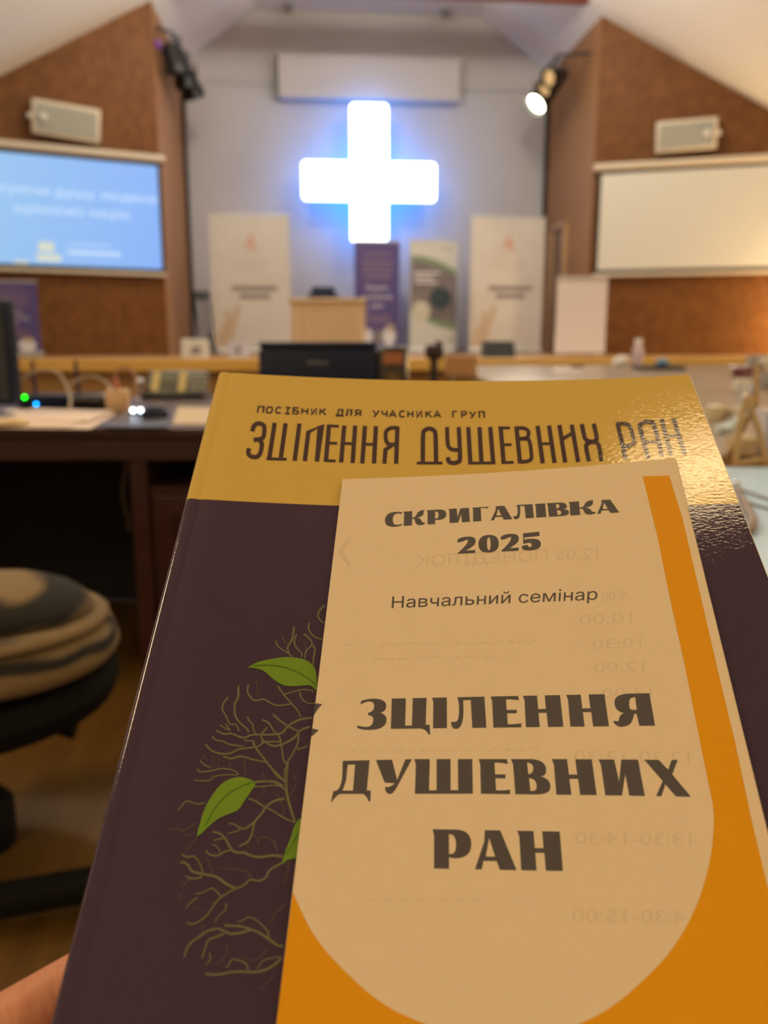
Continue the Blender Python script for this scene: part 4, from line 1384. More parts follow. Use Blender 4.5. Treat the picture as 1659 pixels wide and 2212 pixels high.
# ================================================================ swivel stool with a striped folded blanket
CX, CD = -0.80, 1.48
M_matt = mat('matt_black_plastic', (0.008, 0.007, 0.006), 0.7, spec=0.15)
t = thing('swivel_stool', 'black swivel stool in front of the dark desk, carrying the striped blanket', 'stool', NP(CX, CD), -YAW)
MB().lathe([(0, 0.285), (0.2, 0.285), (0.275, 0.305), (0.288, 0.34), (0.273, 0.373), (0.1, 0.384), (0, 0.384)], n=36).build('seat', mat('black_upholstery', (0.008, 0.007, 0.006), 0.9, spec=0.1), t, smooth=True)
MB().lathe([(0.03, 0.06), (0.03, 0.15), (0.022, 0.16), (0.022, 0.285)], n=16).build('column', M_matt, t, smooth=True)
MB().lathe([(0, 0.0), (0.07, 0.0), (0.072, 0.01), (0.072, 0.085), (0.06, 0.10), (0, 0.10)], n=24).build('foot_block', M_matt, t, smooth=True)
MB().tube([(0.05, -0.02, 0.288), (0.17, -0.03, 0.27), (0.22, -0.03, 0.262)], [0.010, 0.012, 0.022], 10).build('height_lever', M_matt, t, smooth=True)
for ang in (120, 180, 240):
    a_ = math.radians(ang)
    e_ = Vector((0.36 * math.cos(a_), 0.36 * math.sin(a_), 0))
    MB().tube([e_ * 0.15 + Vector((0, 0, 0.07)), e_ * 0.5 + Vector((0, 0, 0.055)), e_ + Vector((0, 0, 0.022))], [0.034, 0.028, 0.02], 10).build('leg', M_matt, t, smooth=True)
# floor stand, mostly behind the handbook
t = thing('floor_stand', 'black metal floor stand, one broad leg showing at the handbook spine near the floor', 'stand', NP(-0.38, 1.325), -YAW)
MB().tube([(0, 0, 0.06), (0, 0, 0.34)], 0.014, 10).build('pole', M_matt, t, smooth=True)
MB().box((0, 0, 0.35), (0.04, 0.03, 0.03), bev=0.005).build('clip', M_matt, t)
MB().lathe([(0.02, 0.05), (0.045, 0.055), (0.045, 0.11), (0.02, 0.12)], n=16).build('hub', M_matt, t, smooth=True)
for ang in (197, 317, 77):
    a_ = math.radians(ang)
    ln_ = 0.34
    MB().box((ln_ / 2 * math.cos(a_), ln_ / 2 * math.sin(a_), 0.05), (ln_, 0.058, 0.045), rot=Rz(a_), bev=0.012).build('leg', M_matt, t, smooth=True)

M_str = bpy.data.materials.new('striped_fleece')
M_str.use_nodes = True
nt = M_str.node_tree
b = nt.nodes['Principled BSDF']
b.inputs['Roughness'].default_value = 0.95
tc = nt.nodes.new('ShaderNodeTexCoord')
sp = nt.nodes.new('ShaderNodeSeparateXYZ')
nz = nt.nodes.new('ShaderNodeTexNoise')
nz.inputs['Scale'].default_value = 5.5
nz.inputs['Detail'].default_value = 1.5
ad = nt.nodes.new('ShaderNodeMath')
ad.operation = 'MULTIPLY_ADD'
ad.inputs[1].default_value = 0.095
rp = nt.nodes.new('ShaderNodeValToRGB')
rp.color_ramp.interpolation = 'LINEAR'
mr = nt.nodes.new('ShaderNodeMapRange')
mr.inputs['From Min'].default_value = 0.0
mr.inputs['From Max'].default_value = 0.24
nt.links.new(tc.outputs['Object'], nz.inputs['Vector'])
nt.links.new(tc.outputs['Object'], sp.inputs[0])
nt.links.new(nz.outputs['Fac'], ad.inputs[0])
nt.links.new(sp.outputs['Z'], ad.inputs[2])
nt.links.new(ad.outputs[0], mr.inputs[0])
nt.links.new(mr.outputs[0], rp.inputs[0])
nt.links.new(rp.outputs[0], b.inputs['Base Color'])
tanc, drk = (0.20, 0.135, 0.062, 1), (0.012, 0.010, 0.006, 1)
els = rp.color_ramp.elements
stops = [(0.0, drk), (0.24, drk), (0.29, tanc), (0.44, tanc), (0.48, drk), (0.53, drk), (0.56, tanc), (0.64, tanc), (0.68, drk), (0.82, drk), (0.87, tanc), (1.0, tanc)]
els[0].position, els[0].color = stops[0]
els[1].position, els[1].color = stops[-1]
for pos, c in stops[1:-1]:
    e_ = els.new(pos)
    e_.color = c
t = thing('folded_blanket', 'folded fleece blanket with tan and black animal stripes lying on the stool', 'blanket', NP(CX, CD - 0.01, 0.384), -YAW)
folds = [(0.0, [(0, 0.0), (0.24, 0.0), (0.288, 0.010), (0.298, 0.03), (0.290, 0.060), (0.262, 0.074), (0, 0.078)]),
         (0.02, [(0, 0.072), (0.235, 0.073), (0.262, 0.080), (0.262, 0.088), (0.24, 0.097), (0, 0.10)]),
         (0.085, [(0, 0.096), (0.155, 0.097), (0.175, 0.105), (0.165, 0.120), (0.14, 0.140), (0.10, 0.156), (0.05, 0.166), (0, 0.168)])]
for dx_, fpr in folds:
    MB().lathe(fpr, (dx_, 0, 0), n=48, sx=1.0, sy=0.86).build('blanket_fold', M_str, t, smooth='all')

# ================================================================ handbook held in the hand
def PG(u, v, n):
    return PO + PU * u + PV * v + PN * n


M_gold = mat('gold_cover_print', (0.62, 0.42, 0.09), 0.07, spec=0.5, bump=(1000, 0.075, 0.0006, (0.45, 1.0, 1.0)))
M_purple = mat('purple_cover_print', (0.052, 0.028, 0.055), 0.07, spec=0.5, bump=(1000, 0.075, 0.0006, (0.45, 1.0, 1.0)))
M_ink = mat('brown_cover_ink', (0.060, 0.032, 0.030), 0.07, bump=(1000, 0.075, 0.0006, (0.45, 1.0, 1.0)))
M_branch = mat('olive_branch_print', (0.145, 0.15, 0.065), 0.25)
M_branchdim = mat('dim_olive_branch_print', (0.095, 0.072, 0.050), 0.25)
M_leaf = mat('leaf_green_print', (0.15, 0.27, 0.015), 0.25)
M_vein = mat('leaf_vein_print', (0.06, 0.14, 0.01), 0.25)
M_pages = mat('page_edges', (0.82, 0.78, 0.70), 0.8)

book = thing('handbook', 'glossy handbook with gold band and purple cover held up before the lens', 'book', M=MPAGE)
VG = pix2page(400, 1076)[1]
cols = [(0.0014, -0.0072), (0.0003, -0.0058), (0.0, -0.0035), (0.0003, -0.0014), (0.0011, -0.0004), (0.0022, 0.0), (0.0042, 0.0), (0.0050, -0.0002), (0.0058, -0.00028), (0.0066, -0.0002), (0.0076, 0.0)]
cols += [(0.0076 + (WB - 0.0076) * k / 44, 0.0) for k in range(1, 45)]
rows = [VG * k / 14 for k in range(15)] + [VG + (LB - VG) * k / 40 for k in range(1, 41)]
vs, fs, mi = [], [], []
for v in rows:
    for u, dn in cols:
        vv = v
        if v < 0.002 and u < 0.0022:
            vv = 0.0016 * (1 - u / 0.0022) ** 2
        vs.append((u, -vv, bow(u) + dn))
nc = len(cols)
mb = MB()
for i in range(len(rows) - 1):
    for j in range(nc - 1):
        mb_i = 0 if i < 14 else 1
        fs.append((i * nc + j, (i + 1) * nc + j, (i + 1) * nc + j + 1, i * nc + j + 1))
        mi.append(mb_i)
mb.add(vs, fs)
mb.mi = mi
cover = mb.build('front_cover', [M_gold, M_purple], book, smooth='all')


def slab(u0, u1, v0, v1, n0, n1, nu=30):
    """a block that follows the bow of the cover"""
    vs, fs = [], []
    for k in range(nu + 1):
        u = u0 + (u1 - u0) * k / nu
        for v, n in ((v0, n0), (v1, n0), (v1, n1), (v0, n1)):
            vs.append((u, -v, bow(u) + n))
    for k in range(nu):
        for q in range(4):
            a_, b_ = k * 4 + q, k * 4 + (q + 1) % 4
            fs.append((a_, b_, b_ + 4, a_ + 4))
    fs += [(3, 2, 1, 0), tuple(4 * nu + q for q in range(4))]
    return vs, fs


MB().add(*slab(0.0012, WB + 0.00045, 0.0008, LB - 0.0008, -0.0004, -0.0068)).build('page_block', M_pages, book)
MB().add(*slab(0.0004, WB, 0.0, LB, -0.0069, -0.0073)).build('back_cover', M_purple, book)
MB().add(*slab(WB - 0.0003, WB + 0.0003, 0.0004, LB, -0.0001, -0.0005, 1)).build('cover_edge', M_pages, book)


def art(mb, polys, off, mi=0, vmax=None, umin=None):
    """printed shapes: polygons traced in the photograph (outer, holes...), laid on the bowed page"""
    for loops in polys:
        uvs = [[Vector((*pix2page(p[0], p[1], off), 0)) for p in lp] for lp in loops]
        flat = [p for lp in uvs for p in lp]
        tris = geometry.tessellate_polygon(uvs)
        lay(mb, [(p.x, p.y) for p in flat], tris, off, mi, vmax, umin)


def lay(mb, uv, faces, off, mi=0, vmax=None, umin=None):
    bm = bmesh.new()
    vv = [bm.verts.new((u, v, 0)) for u, v in uv]
    for f in faces:
        if len(set(f)) < 3:
            continue
        try:
            bm.faces.new([vv[i] for i in f])
        except ValueError:
            pass
    bmesh.ops.triangulate(bm, faces=bm.faces[:])
    us = [u for u, v in uv]
    st = 0.005
    k = math.floor(min(us) / st) + 1
    while k * st < max(us):
        bmesh.ops.bisect_plane(bm, geom=bm.verts[:] + bm.edges[:] + bm.faces[:], plane_co=(k * st, 0, 0), plane_no=(1, 0, 0))
        k += 1
    if vmax is not None:
        bmesh.ops.bisect_plane(bm, geom=bm.verts[:] + bm.edges[:] + bm.faces[:], plane_co=(0, vmax, 0), plane_no=(0, 1, 0), clear_outer=True)
    for v in bm.verts:
        u = v.co.x
        v.co = PG(u, v.co.y, bow(u) + off)
    mb.bm(bm, None, mi)


def stroke(mb, pts, w, off, mi=0, caps='round', taper=1.0):
    """a pen line of width w (photo pixels) along pts (photo pixels)"""
    n = len(pts)
    L, R = [], []
    for i in range(n):
        a_, b_ = Vector(pts[max(i - 1, 0)]), Vector(pts[min(i + 1, n - 1)])
        tn = (b_ - a_).normalized()
        # mitre
        if 0 < i < n - 1:
            t1 = (Vector(pts[i]) - a_).normalized()
            k = 1 / max(0.6, abs(t1.dot(tn)))
        else:
            k = 1
        ww = w * (1 + (taper - 1) * i / max(n - 1, 1)) * 0.5 * k
        nn = Vector((-tn.y, tn.x)) * ww
        L.append(Vector(pts[i]) + nn)
        R.append(Vector(pts[i]) - nn)
    allp = L + R
    uv = [pix2page(p.x, p.y, off) for p in allp]
    faces = [(i, i + 1, n + i + 1, n + i) for i in range(n - 1)]
    lay(mb, uv, faces, off, mi)


def smooth_pts(pts, k=4):
    P = [Vector(p) for p in pts]
    if len(P) < 3:
        return pts
    out = []
    for i in range(len(P) - 1):
        a0, a1, a2, a3 = P[max(i - 1, 0)], P[i], P[i + 1], P[min(i + 2, len(P) - 1)]
        for j in range(k):
            s_ = j / k
            out.append(0.5 * ((2 * a1) + (a2 - a0) * s_ + (2 * a0 - 5 * a1 + 4 * a2 - a3) * s_ ** 2 + (3 * a1 - a0 - 3 * a2 + a3) * s_ ** 3))
    out.append(P[-1])
    return [tuple(p) for p in out]


OFF = 0.00009
# ---- title in tall narrow capitals
TA, TB, TCc, TD = (520, 860), (780, 860), (1040, 880), (1280, 880)
KS = 5.925
SW, SH = 56, 36          # stem and bar widths in traced units
TITLE = [
    (TA, [(SW, 1, [(150, 425), (165, 365), (205, 328), (258, 328), (300, 362), (298, 460), (272, 515), (165, 535)]), (SW, 1, [(230, 533), (268, 575), (265, 640), (245, 715), (200, 752), (135, 745), (96, 705), (108, 640)]),
          (SW, 0, [(435, 315), (365, 772)]), (SW, 0, [(575, 320), (513, 760)]), (SH, 0, [(330, 775), (588, 782)]),
          (SW, 0, [(752, 325), (690, 802)]),
          (SW, 0, [(820, 805), (866, 432), (1028, 345), (975, 812)]),
          (SW, 0, [(1130, 342), (1090, 815)]), (SH, 0, [(1110, 353), (1257, 360)]), (SH, 0, [(1120, 573), (1234, 578)]), (SH, 0, [(1070, 797), (1214, 804)]),
          (SW, 0, [(1325, 350), (1285, 822)]), (SW, 0, [(1465, 350), (1432, 830)]), (SH, 0, [(1300, 579), (1450, 583)])]),
    (TB, [(SW, 0, [(50, 355), (15, 835)]), (SW, 0, [(190, 358), (165, 836)]), (SH, 0, [(40, 588), (180, 592)]),
          (SW, 0, [(465, 362), (448, 840)]), (SW - 6, 1, [(475, 382), (385, 382), (325, 420), (314, 490), (328, 560), (370, 592), (450, 590)]), (SW - 6, 0, [(400, 600), (312, 660), (298, 840)]),
          (SW, 1, [(790, 815), (793, 480), (812, 415), (872, 390), (932, 415), (952, 480), (960, 815)]), (SH, 0, [(712, 830), (1043, 830)]),
          (SW - 4, 1, [(1100, 370), (1108, 570), (1130, 635), (1180, 660), (1250, 662)]), (SW, 1, [(1250, 370), (1266, 755), (1240, 815), (1180, 830), (1125, 812), (1110, 755)]),
          (SW, 0, [(1372, 370), (1400, 845)]), (SW, 0, [(1515, 370), (1542, 840)]), (SW, 0, [(1653, 368), (1692, 838)]), (SH, 0, [(1372, 832), (1720, 828)])]),
    (TCc, [(SW, 0, [(245, 245), (285, 722)]), (SH, 0, [(217, 262), (364, 262)]), (SH, 0, [(260, 478), (386, 476)]), (SH, 0, [(258, 706), (414, 702)]),
           (SW, 0, [(447, 243), (494, 716)]), (SW - 8, 1, [(440, 266), (540, 266), (592, 295), (604, 340), (588, 380), (540, 400), (480, 402)]), (SW - 8, 1, [(500, 400), (560, 402), (614, 432), (640, 610), (632, 665), (580, 690), (480, 696)]),
           (SW, 0, [(718, 235), (785, 716)]), (SW, 0, [(865, 232), (936, 712)]), (SH, 0, [(750, 465), (910, 463)]),
           (SW, 0, [(998, 225), (1072, 706)]), (SW, 0, [(1155, 220), (1238, 699)]), (46, 0, [(1030, 410), (1180, 318)]),
           (SW, 1, [(1285, 213), (1318, 375), (1355, 425), (1420, 440), (1462, 420), (1474, 375), (1436, 207)]), (SW, 1, [(1376, 690), (1340, 510), (1362, 462), (1420, 440), (1474, 452), (1505, 505), (1537, 690)])]),
    (TD, [(SW, 0, [(318, 195), (426, 672)]), (SW - 6, 1, [(310, 210), (420, 212), (478, 250), (530, 420), (512, 470), (455, 495), (380, 496)]),
          (SW, 1, [(716, 655), (612, 280), (618, 215), (680, 185), (745, 192), (792, 240), (892, 628)]), (SH, 0, [(680, 440), (840, 438)]),
          (SW, 0, [(885, 150), (1006, 612)]), (SW, 0, [(1035, 140), (1182, 600)]), (SH, 0, [(945, 370), (1110, 362)])]),
]
mb = MB()
for (ox_, oy_), strokes in TITLE:
    for w_, sm, pts in strokes:
        pp = [(ox_ + x / KS, oy_ + y / KS) for x, y in pts]
        stroke(mb, smooth_pts(pp, 5) if sm else pp, w_ / KS, OFF)
mb.build('title_lettering', M_ink, book, world=True)

# ---- small line above the title: one-pen capitals in unit boxes
G1 = {'П': [[(0.08, 0), (0.08, 1), (0.92, 1), (0.92, 0)]], 'О': [[(0.5, 1), (0.15, 0.9), (0.04, 0.5), (0.15, 0.1), (0.5, 0), (0.85, 0.1), (0.96, 0.5), (0.85, 0.9), (0.5, 1)]],
      'С': [[(0.95, 0.88), (0.6, 1), (0.2, 0.88), (0.05, 0.5), (0.2, 0.12), (0.6, 0), (0.95, 0.12)]], 'І': [[(0.5, 0), (0.5, 1)], [(0, 0), (1, 0)], [(0, 1), (1, 1)]],
      'Б': [[(0.9, 1), (0.1, 1), (0.1, 0), (0.6, 0), (0.9, 0.12), (0.92, 0.4), (0.6, 0.56), (0.1, 0.56)]], 'Н': [[(0.08, 0), (0.08, 1)], [(0.92, 0), (0.92, 1)], [(0.08, 0.52), (0.92, 0.52)]],
      'И': [[(0.06, 1), (0.06, 0), (0.94, 1), (0.94, 0)]], 'К': [[(0.08, 0), (0.08, 1)], [(0.9, 1), (0.1, 0.48)], [(0.35, 0.62), (0.98, 0)]],
      'Д': [[(0.04, -0.2), (0.04, 0), (0.96, 0), (0.96, -0.2)], [(0.18, 0), (0.32, 1), (0.8, 1), (0.8, 0)]], 'Л': [[(0, 0), (0.18, 0.1), (0.26, 1), (0.92, 1), (0.92, 0)]],
      'Я': [[(0.92, 0), (0.92, 1), (0.4, 1), (0.12, 0.9), (0.12, 0.6), (0.4, 0.48), (0.92, 0.48)], [(0.5, 0.48), (0.05, 0)]],
      'У': [[(0.02, 1), (0.52, 0.3)], [(0.98, 1), (0.4, 0.08), (0.1, 0)]], 'Ч': [[(0.08, 1), (0.1, 0.55), (0.35, 0.42), (0.92, 0.5)], [(0.92, 1), (0.92, 0)]],
      'А': [[(0, 0), (0.5, 1), (1, 0)], [(0.2, 0.33), (0.8, 0.33)]], 'Г': [[(0.1, 0), (0.1, 1), (0.98, 1)]], 'Р': [[(0.1, 0), (0.1, 1), (0.6, 1), (0.93, 0.9), (0.93, 0.58), (0.6, 0.45), (0.1, 0.45)]]}
SUB = 'П555 571.5,О574 590,С594 609,І615 628,Б631 647,Н650 666.5,И671 685.5,К689 706,Д725 744,Л746 761,Я765 781,У804 820,Ч823 838,А840 857,С861 876,Н879 894,И898.5 913,К918 934,А936 953,Г976 989,Р995 1009,У1013 1029,П1033 1048'


def pw_lin(x, tab):
    for (x0, y0), (x1, y1) in zip(tab[:-1], tab[1:]):
        if x <= x1 or (x1, y1) == tab[-1]:
            return y0 + (y1 - y0) * (x - x0) / (x1 - x0)


mb = MB()
for it in SUB.split(','):
    ch, (xa, xb) = it[0], [float(q) for q in it[1:].split()]
    for ln_ in G1[ch]:
        pp = []
        for gx, gy in ln_:
            x = xa + 1.3 + (xb - xa - 2.6) * gx
            yt = pw_lin(x, [(555, 877.9), (780, 886.2), (860, 887.5), (1048, 889.4)])
            yb = pw_lin(x, [(555, 891.2), (780, 899.0), (860, 900.8), (1048, 902.6)])
            lean = pw_lin(x, [(555, 2.2), (1048, -1.0)])
            pp.append((x + lean * (gy - 0.5), yb + (yt - yb) * gy))
        stroke(mb, pp, 3.5, OFF)
mb.build('subtitle_lettering', M_ink, book, world=True)

# ---- branches and leaves printed on the purple cover
EO, FO, TK = (340, 1280), (340, 1660), 4.366
BR_E = """18:1580,120 1530,170 1515,220 1540,265 1575,285|16:1435,285 1425,340 1460,400 1510,430 1560,440|18:1290,320 1270,440 1230,510 1240,570 1270,605|14:1115,455 1140,510 1200,550 1235,575|
12:1175,405 1190,455 1225,490|16:1315,395 1290,450 1310,520 1360,570 1360,610|16:1380,390 1440,440 1455,490 1400,560 1390,620|12:1380,465 1400,510 1400,560|18:1455,490 1485,530 1475,600 1468,680|
16:1135,880 1190,960 1260,1040 1320,1110 1355,1180|14:1200,960 1300,930 1400,915 1480,935|14:1340,940 1370,1010 1430,1045 1490,1040|17:860,870 850,930 880,990 930,1020 1000,1005 1080,1050 1150,1065 1260,1050|
9:935,830 945,930 955,985|18:1090,1150 1160,1210 1230,1260 1290,1290 1330,1320 1320,1430 1270,1530 1225,1600|20:1460,1180 1340,1200 1230,1260 1180,1320 1080,1340 900,1340 810,1370 700,1330 630,1335 555,1300|
20:1440,1265 1350,1300 1290,1370 1180,1430 1090,1445 1010,1405 980,1350 1035,1270|16:980,1410 1170,1405|17:985,1200 1050,1230 1100,1310 1150,1360 1170,1450 1190,1580 1225,1620|
16:665,985 610,1080 650,1170 685,1240 740,1245 770,1310|20:765,880 760,990 730,1050 735,1160 780,1230 850,1290 855,1320|15:850,1170 865,1210 895,1240 905,1290 930,1330|14:590,1250 640,1280 690,1300|14:640,1235 690,1300|
16:520,1350 540,1385 620,1405 690,1435 820,1450|18:455,1430 510,1490 600,1520 690,1515 760,1480 860,1465 950,1450 1010,1405|14:820,1395 905,1400|20:905,1400 920,1450 1000,1560 1080,1660 1190,1770 1215,1830|
18:620,1545 700,1565 790,1545 900,1575 1030,1600|15:400,1580 450,1630 510,1650|15:375,1665 410,1690 510,1680 600,1660 700,1670 770,1715|13:345,1770 480,1775 540,1735 620,1720 760,1720|
12:810,1570 830,1660 820,1730|11:680,1580 690,1650|10:580,1560 570,1650|10:525,1540 530,1640|10:430,1530 460,1580|26:1225,1600 1220,1700 1210,1830|16:1320,1480 1420,1450|11:985,1680 1015,1780|18:920,1790 1100,1780 1190,1830|10:1290,1720 1310,1780 1300,1830"""
BR_F = """18:920,125 1010,120 1110,135 1200,200|14:890,175 960,170 1100,160 1170,165|28:1210,0 1210,120 1225,260 1270,420 1300,510|20:1080,0 1130,70 1195,115|12:1290,75 1310,140 1260,240 1230,270|11:1000,170 1005,230 970,270 930,285|
18:860,285 930,310 1000,355 1090,400 1190,465 1290,510|22:1200,285 1120,300 1030,355 980,430 920,500 890,620 850,690 770,735|12:890,620 930,650 960,730|11:850,690 855,760|18:920,500 830,565 780,560 720,525 670,520|14:780,575 720,600 660,615|
11:1125,235 1170,330 1190,380 1180,450|14:445,325 370,335 300,310 260,320 190,400|12:365,520 310,545 250,590 190,570 105,575|9:350,610 240,640|12:370,650 330,710 270,770|24:1180,830 1080,820 980,835 890,825 820,795 740,790 690,750 640,660 580,610 520,600|
14:640,660 580,665 530,680|18:455,775 500,815 570,820 630,785 700,770|13:515,715 560,735 590,790|12:960,650 1040,655 1090,700 1140,800|10:1105,680 1130,760|18:1175,890 1060,960 1020,1030 950,1060 880,1050 800,1110 720,1140 600,1215 540,1280 470,1380 380,1450 330,1465 270,1455|
11:880,1050 860,985 800,960 680,945 570,935|26:740,1130 660,1095 550,1020 450,1000 330,970 280,900 215,885|16:230,810 280,835 350,830 400,900 430,980|10:460,830 490,900 530,990|18:420,1010 390,1035 310,1035 265,1015|12:305,1045 225,1115|
15:600,1205 520,1130 440,1165 360,1185|11:215,1180 205,1235 260,1220|14:380,1215 320,1260 265,1320|12:560,1260 490,1270|9:350,1300 440,1365|14:650,1270 640,1330 580,1390 540,1450|11:1240,860 1225,980 1195,1100|12:1220,1270 1150,1330 1090,1390 1085,1450|
24:1190,1680 1130,1665 1050,1610 960,1550 890,1520 790,1490 630,1480|15:1050,1600 1040,1540 980,1470 900,1410 850,1405 800,1435 750,1445|22:890,1520 800,1545 700,1560 620,1530 570,1510 480,1530 420,1570 320,1640 270,1720 255,1780|
18:630,1560 550,1590 480,1620 450,1700 420,1790|12:425,1480 430,1530 400,1570|13:490,1740 500,1800 460,1850|12:650,1660 655,1730 620,1800 540,1850|24:1170,1780 1130,1830 1030,1895 920,1920 800,1915 700,1920 560,1945 450,1935|
13:1160,1775 1060,1790 990,1820 940,1890|15:860,1900 820,1830 710,1800 680,1840 650,1880|11:1030,1680 1000,1750 920,1810 850,1800 770,1765|10:1100,1930 1060,2000 960,2085"""
mbr = MB()
for src, (ox_, oy_) in ((BR_E, EO), (BR_F, FO)):
    for it in src.replace('\n', '').split('|'):
        w_, pts = it.split(':')
        pp = [tuple(float(c) for c in q.split(',')) for q in pts.split()]
        pp = [(ox_ + x / TK, oy_ + y / TK) for x, y in pp]
        w_ = float(w_)
        stroke(mbr, smooth_pts(pp, 4), w_ / TK * 1.05, OFF if w_ > 12.5 else OFF * 0.9, 0 if w_ > 12.5 else 1, taper=0.75)
mbr.build('printed_branches', [M_branch, M_branchdim], book, world=True)


def epts(s, o):
    return [(o[0] + float(q.split(',')[0]) / TK, o[1] + float(q.split(',')[1]) / TK) for q in s.split()]


LEAVES = [(EO, '850,705 950,655 1080,625 1230,608 1380,630 1470,690 1500,780 1500,915 1440,875 1340,880 1210,880 1110,830 1010,745 940,718', '900,690 1080,685 1250,720 1400,795 1490,865'),
          (FO, '370,640 400,520 450,370 540,220 640,120 780,80 920,130 880,220 830,290 760,390 640,440 550,490 470,560 400,625', '450,540 560,350 680,230 800,165 900,130'),
          (FO, '1340,470 1290,545 1262,640 1215,760 1175,895 1230,860 1295,845 1420,760 1440,560', '1215,810 1270,720 1330,600')]
for o_, out, vein in LEAVES:
    pts = smooth_pts(epts(out, o_) + [epts(out, o_)[0]], 4)[:-1]
    mb = MB()
    art(mb, [[pts]], OFF * 1.7)
    lf = mb.build('printed_leaf', M_leaf, book, world=True)
    mb = MB()
    stroke(mb, smooth_pts(epts(vein, o_), 4), 2.6, OFF * 2.3)
    mb.build('leaf_vein', M_vein, lf, world=True)

# ================================================================ programme leaflet lying on the handbook
PF = 0.0013           # height of its front sheet over the cover
M_leaflet = mat('cream_leaflet_paper', (0.76, 0.61, 0.40), 0.75, bump=(1500, 0.12, 0.0003, (1, 1, 1)))
M_orange = mat('orange_leaflet_print', (0.74, 0.32, 0.001), 0.6, spec=0.2)
M_toner = mat('dark_grey_toner', (0.075, 0.062, 0.058), 0.55)
M_ghost = mat('show_through_print', (0.69, 0.54, 0.345), 0.75)
TLp, TRp = Vector(pix2page(740, 1035, PF)), Vector(pix2page(1459, 989, PF))
lb = (Vector(pix2page(597, 2212, PF)) - TLp)
rb = (Vector(pix2page(1659, 1805, PF)) - TRp)
VEND = 0.268
BLp = TLp + lb * ((VEND - TLp.y) / lb.y)
BRp = TRp + rb * ((VEND - TRp.y) / rb.y)
leaflet = thing('leaflet', 'folded cream leaflet with orange border lying on the purple handbook cover', 'leaflet',
                M=Matrix(((PU[0], -PV[0], PN[0], PG(TLp.x, TLp.y, PF)[0]), (PU[1], -PV[1], PN[1], PG(TLp.x, TLp.y, PF)[1]), (PU[2], -PV[2], PN[2], PG(TLp.x, TLp.y, PF)[2]), (0, 0, 0, 1))))


def leaf_sheet(n_top, th_, dx=0.0, dv=0.0):
    vs, fs = [], []
    nu, nv = 30, 24
    for k in range(nv + 1):
        for j in range(nu + 1):
            s_, q = j / nu, k / nv
            p = (TLp * (1 - s_) + TRp * s_) * (1 - q) + (BLp * (1 - s_) + BRp * s_) * q
            for nn in (n_top, n_top - th_):
                vs.append(PG(p.x + dx, p.y + dv, bow(p.x + dx) + nn))
    ix = lambda k, j, b_: (k * (nu + 1) + j) * 2 + b_
    for k in range(nv):
        for j in range(nu):
            fs.append((ix(k, j, 0), ix(k + 1, j, 0), ix(k + 1, j + 1, 0), ix(k, j + 1, 0)))
            fs.append((ix(k, j, 1), ix(k, j + 1, 1), ix(k + 1, j + 1, 1), ix(k + 1, j, 1)))
    for k in range(nv):
        for j in (0, nu):
            fs.append((ix(k, j, 0), ix(k, j, 1), ix(k + 1, j, 1), ix(k + 1, j, 0)))
    for j in range(nu):
        for k in (0, nv):
            fs.append((ix(k, j, 0), ix(k, j + 1, 0), ix(k, j + 1, 1), ix(k, j, 1)))
    return MB().add(vs, fs)


front = leaf_sheet(PF, 0.00012).build('front_sheet', M_leaflet, leaflet, world=True)
leaf_sheet(PF - 0.0005, 0.00012, 0.0004, 0.0004).build('back_sheet', M_leaflet, leaflet, world=True)

PO1 = PF + 0.00005
arcp = [(1388, 1029), (1419.6, 1156), (1451.4, 1312), (1480, 1440), (1501.6, 1549.5), (1526, 1671), (1539, 1732), (1542, 1780.6), (1532, 1866), (1501.6, 1963), (1453, 2048), (1392, 2115), (1319, 2176), (1258, 2209), (1180, 2242), (1085, 2258), (990, 2242), (911.6, 2209), (851, 2182), (790, 2139.5), (720, 2072), (680, 2022), (655, 1977), (632.5, 1927)]
arcs = arcp[:7] + smooth_pts(arcp[6:], 4)[1:]
outer = [(597.5, 2209), (590, 2262), (575, 2400), (1100, 2420), (1770, 2400), (1735, 2262), (1700, 2100), (1659, 1920), (1623, 1768), (1586.7, 1598), (1558, 1480), (1474.6, 1121), (1445.7, 1027)]
mb = MB()
art(mb, [[arcs + outer]], PO1, vmax=VEND - 0.0008)
mb.build('orange_border', M_orange, front, world=True)

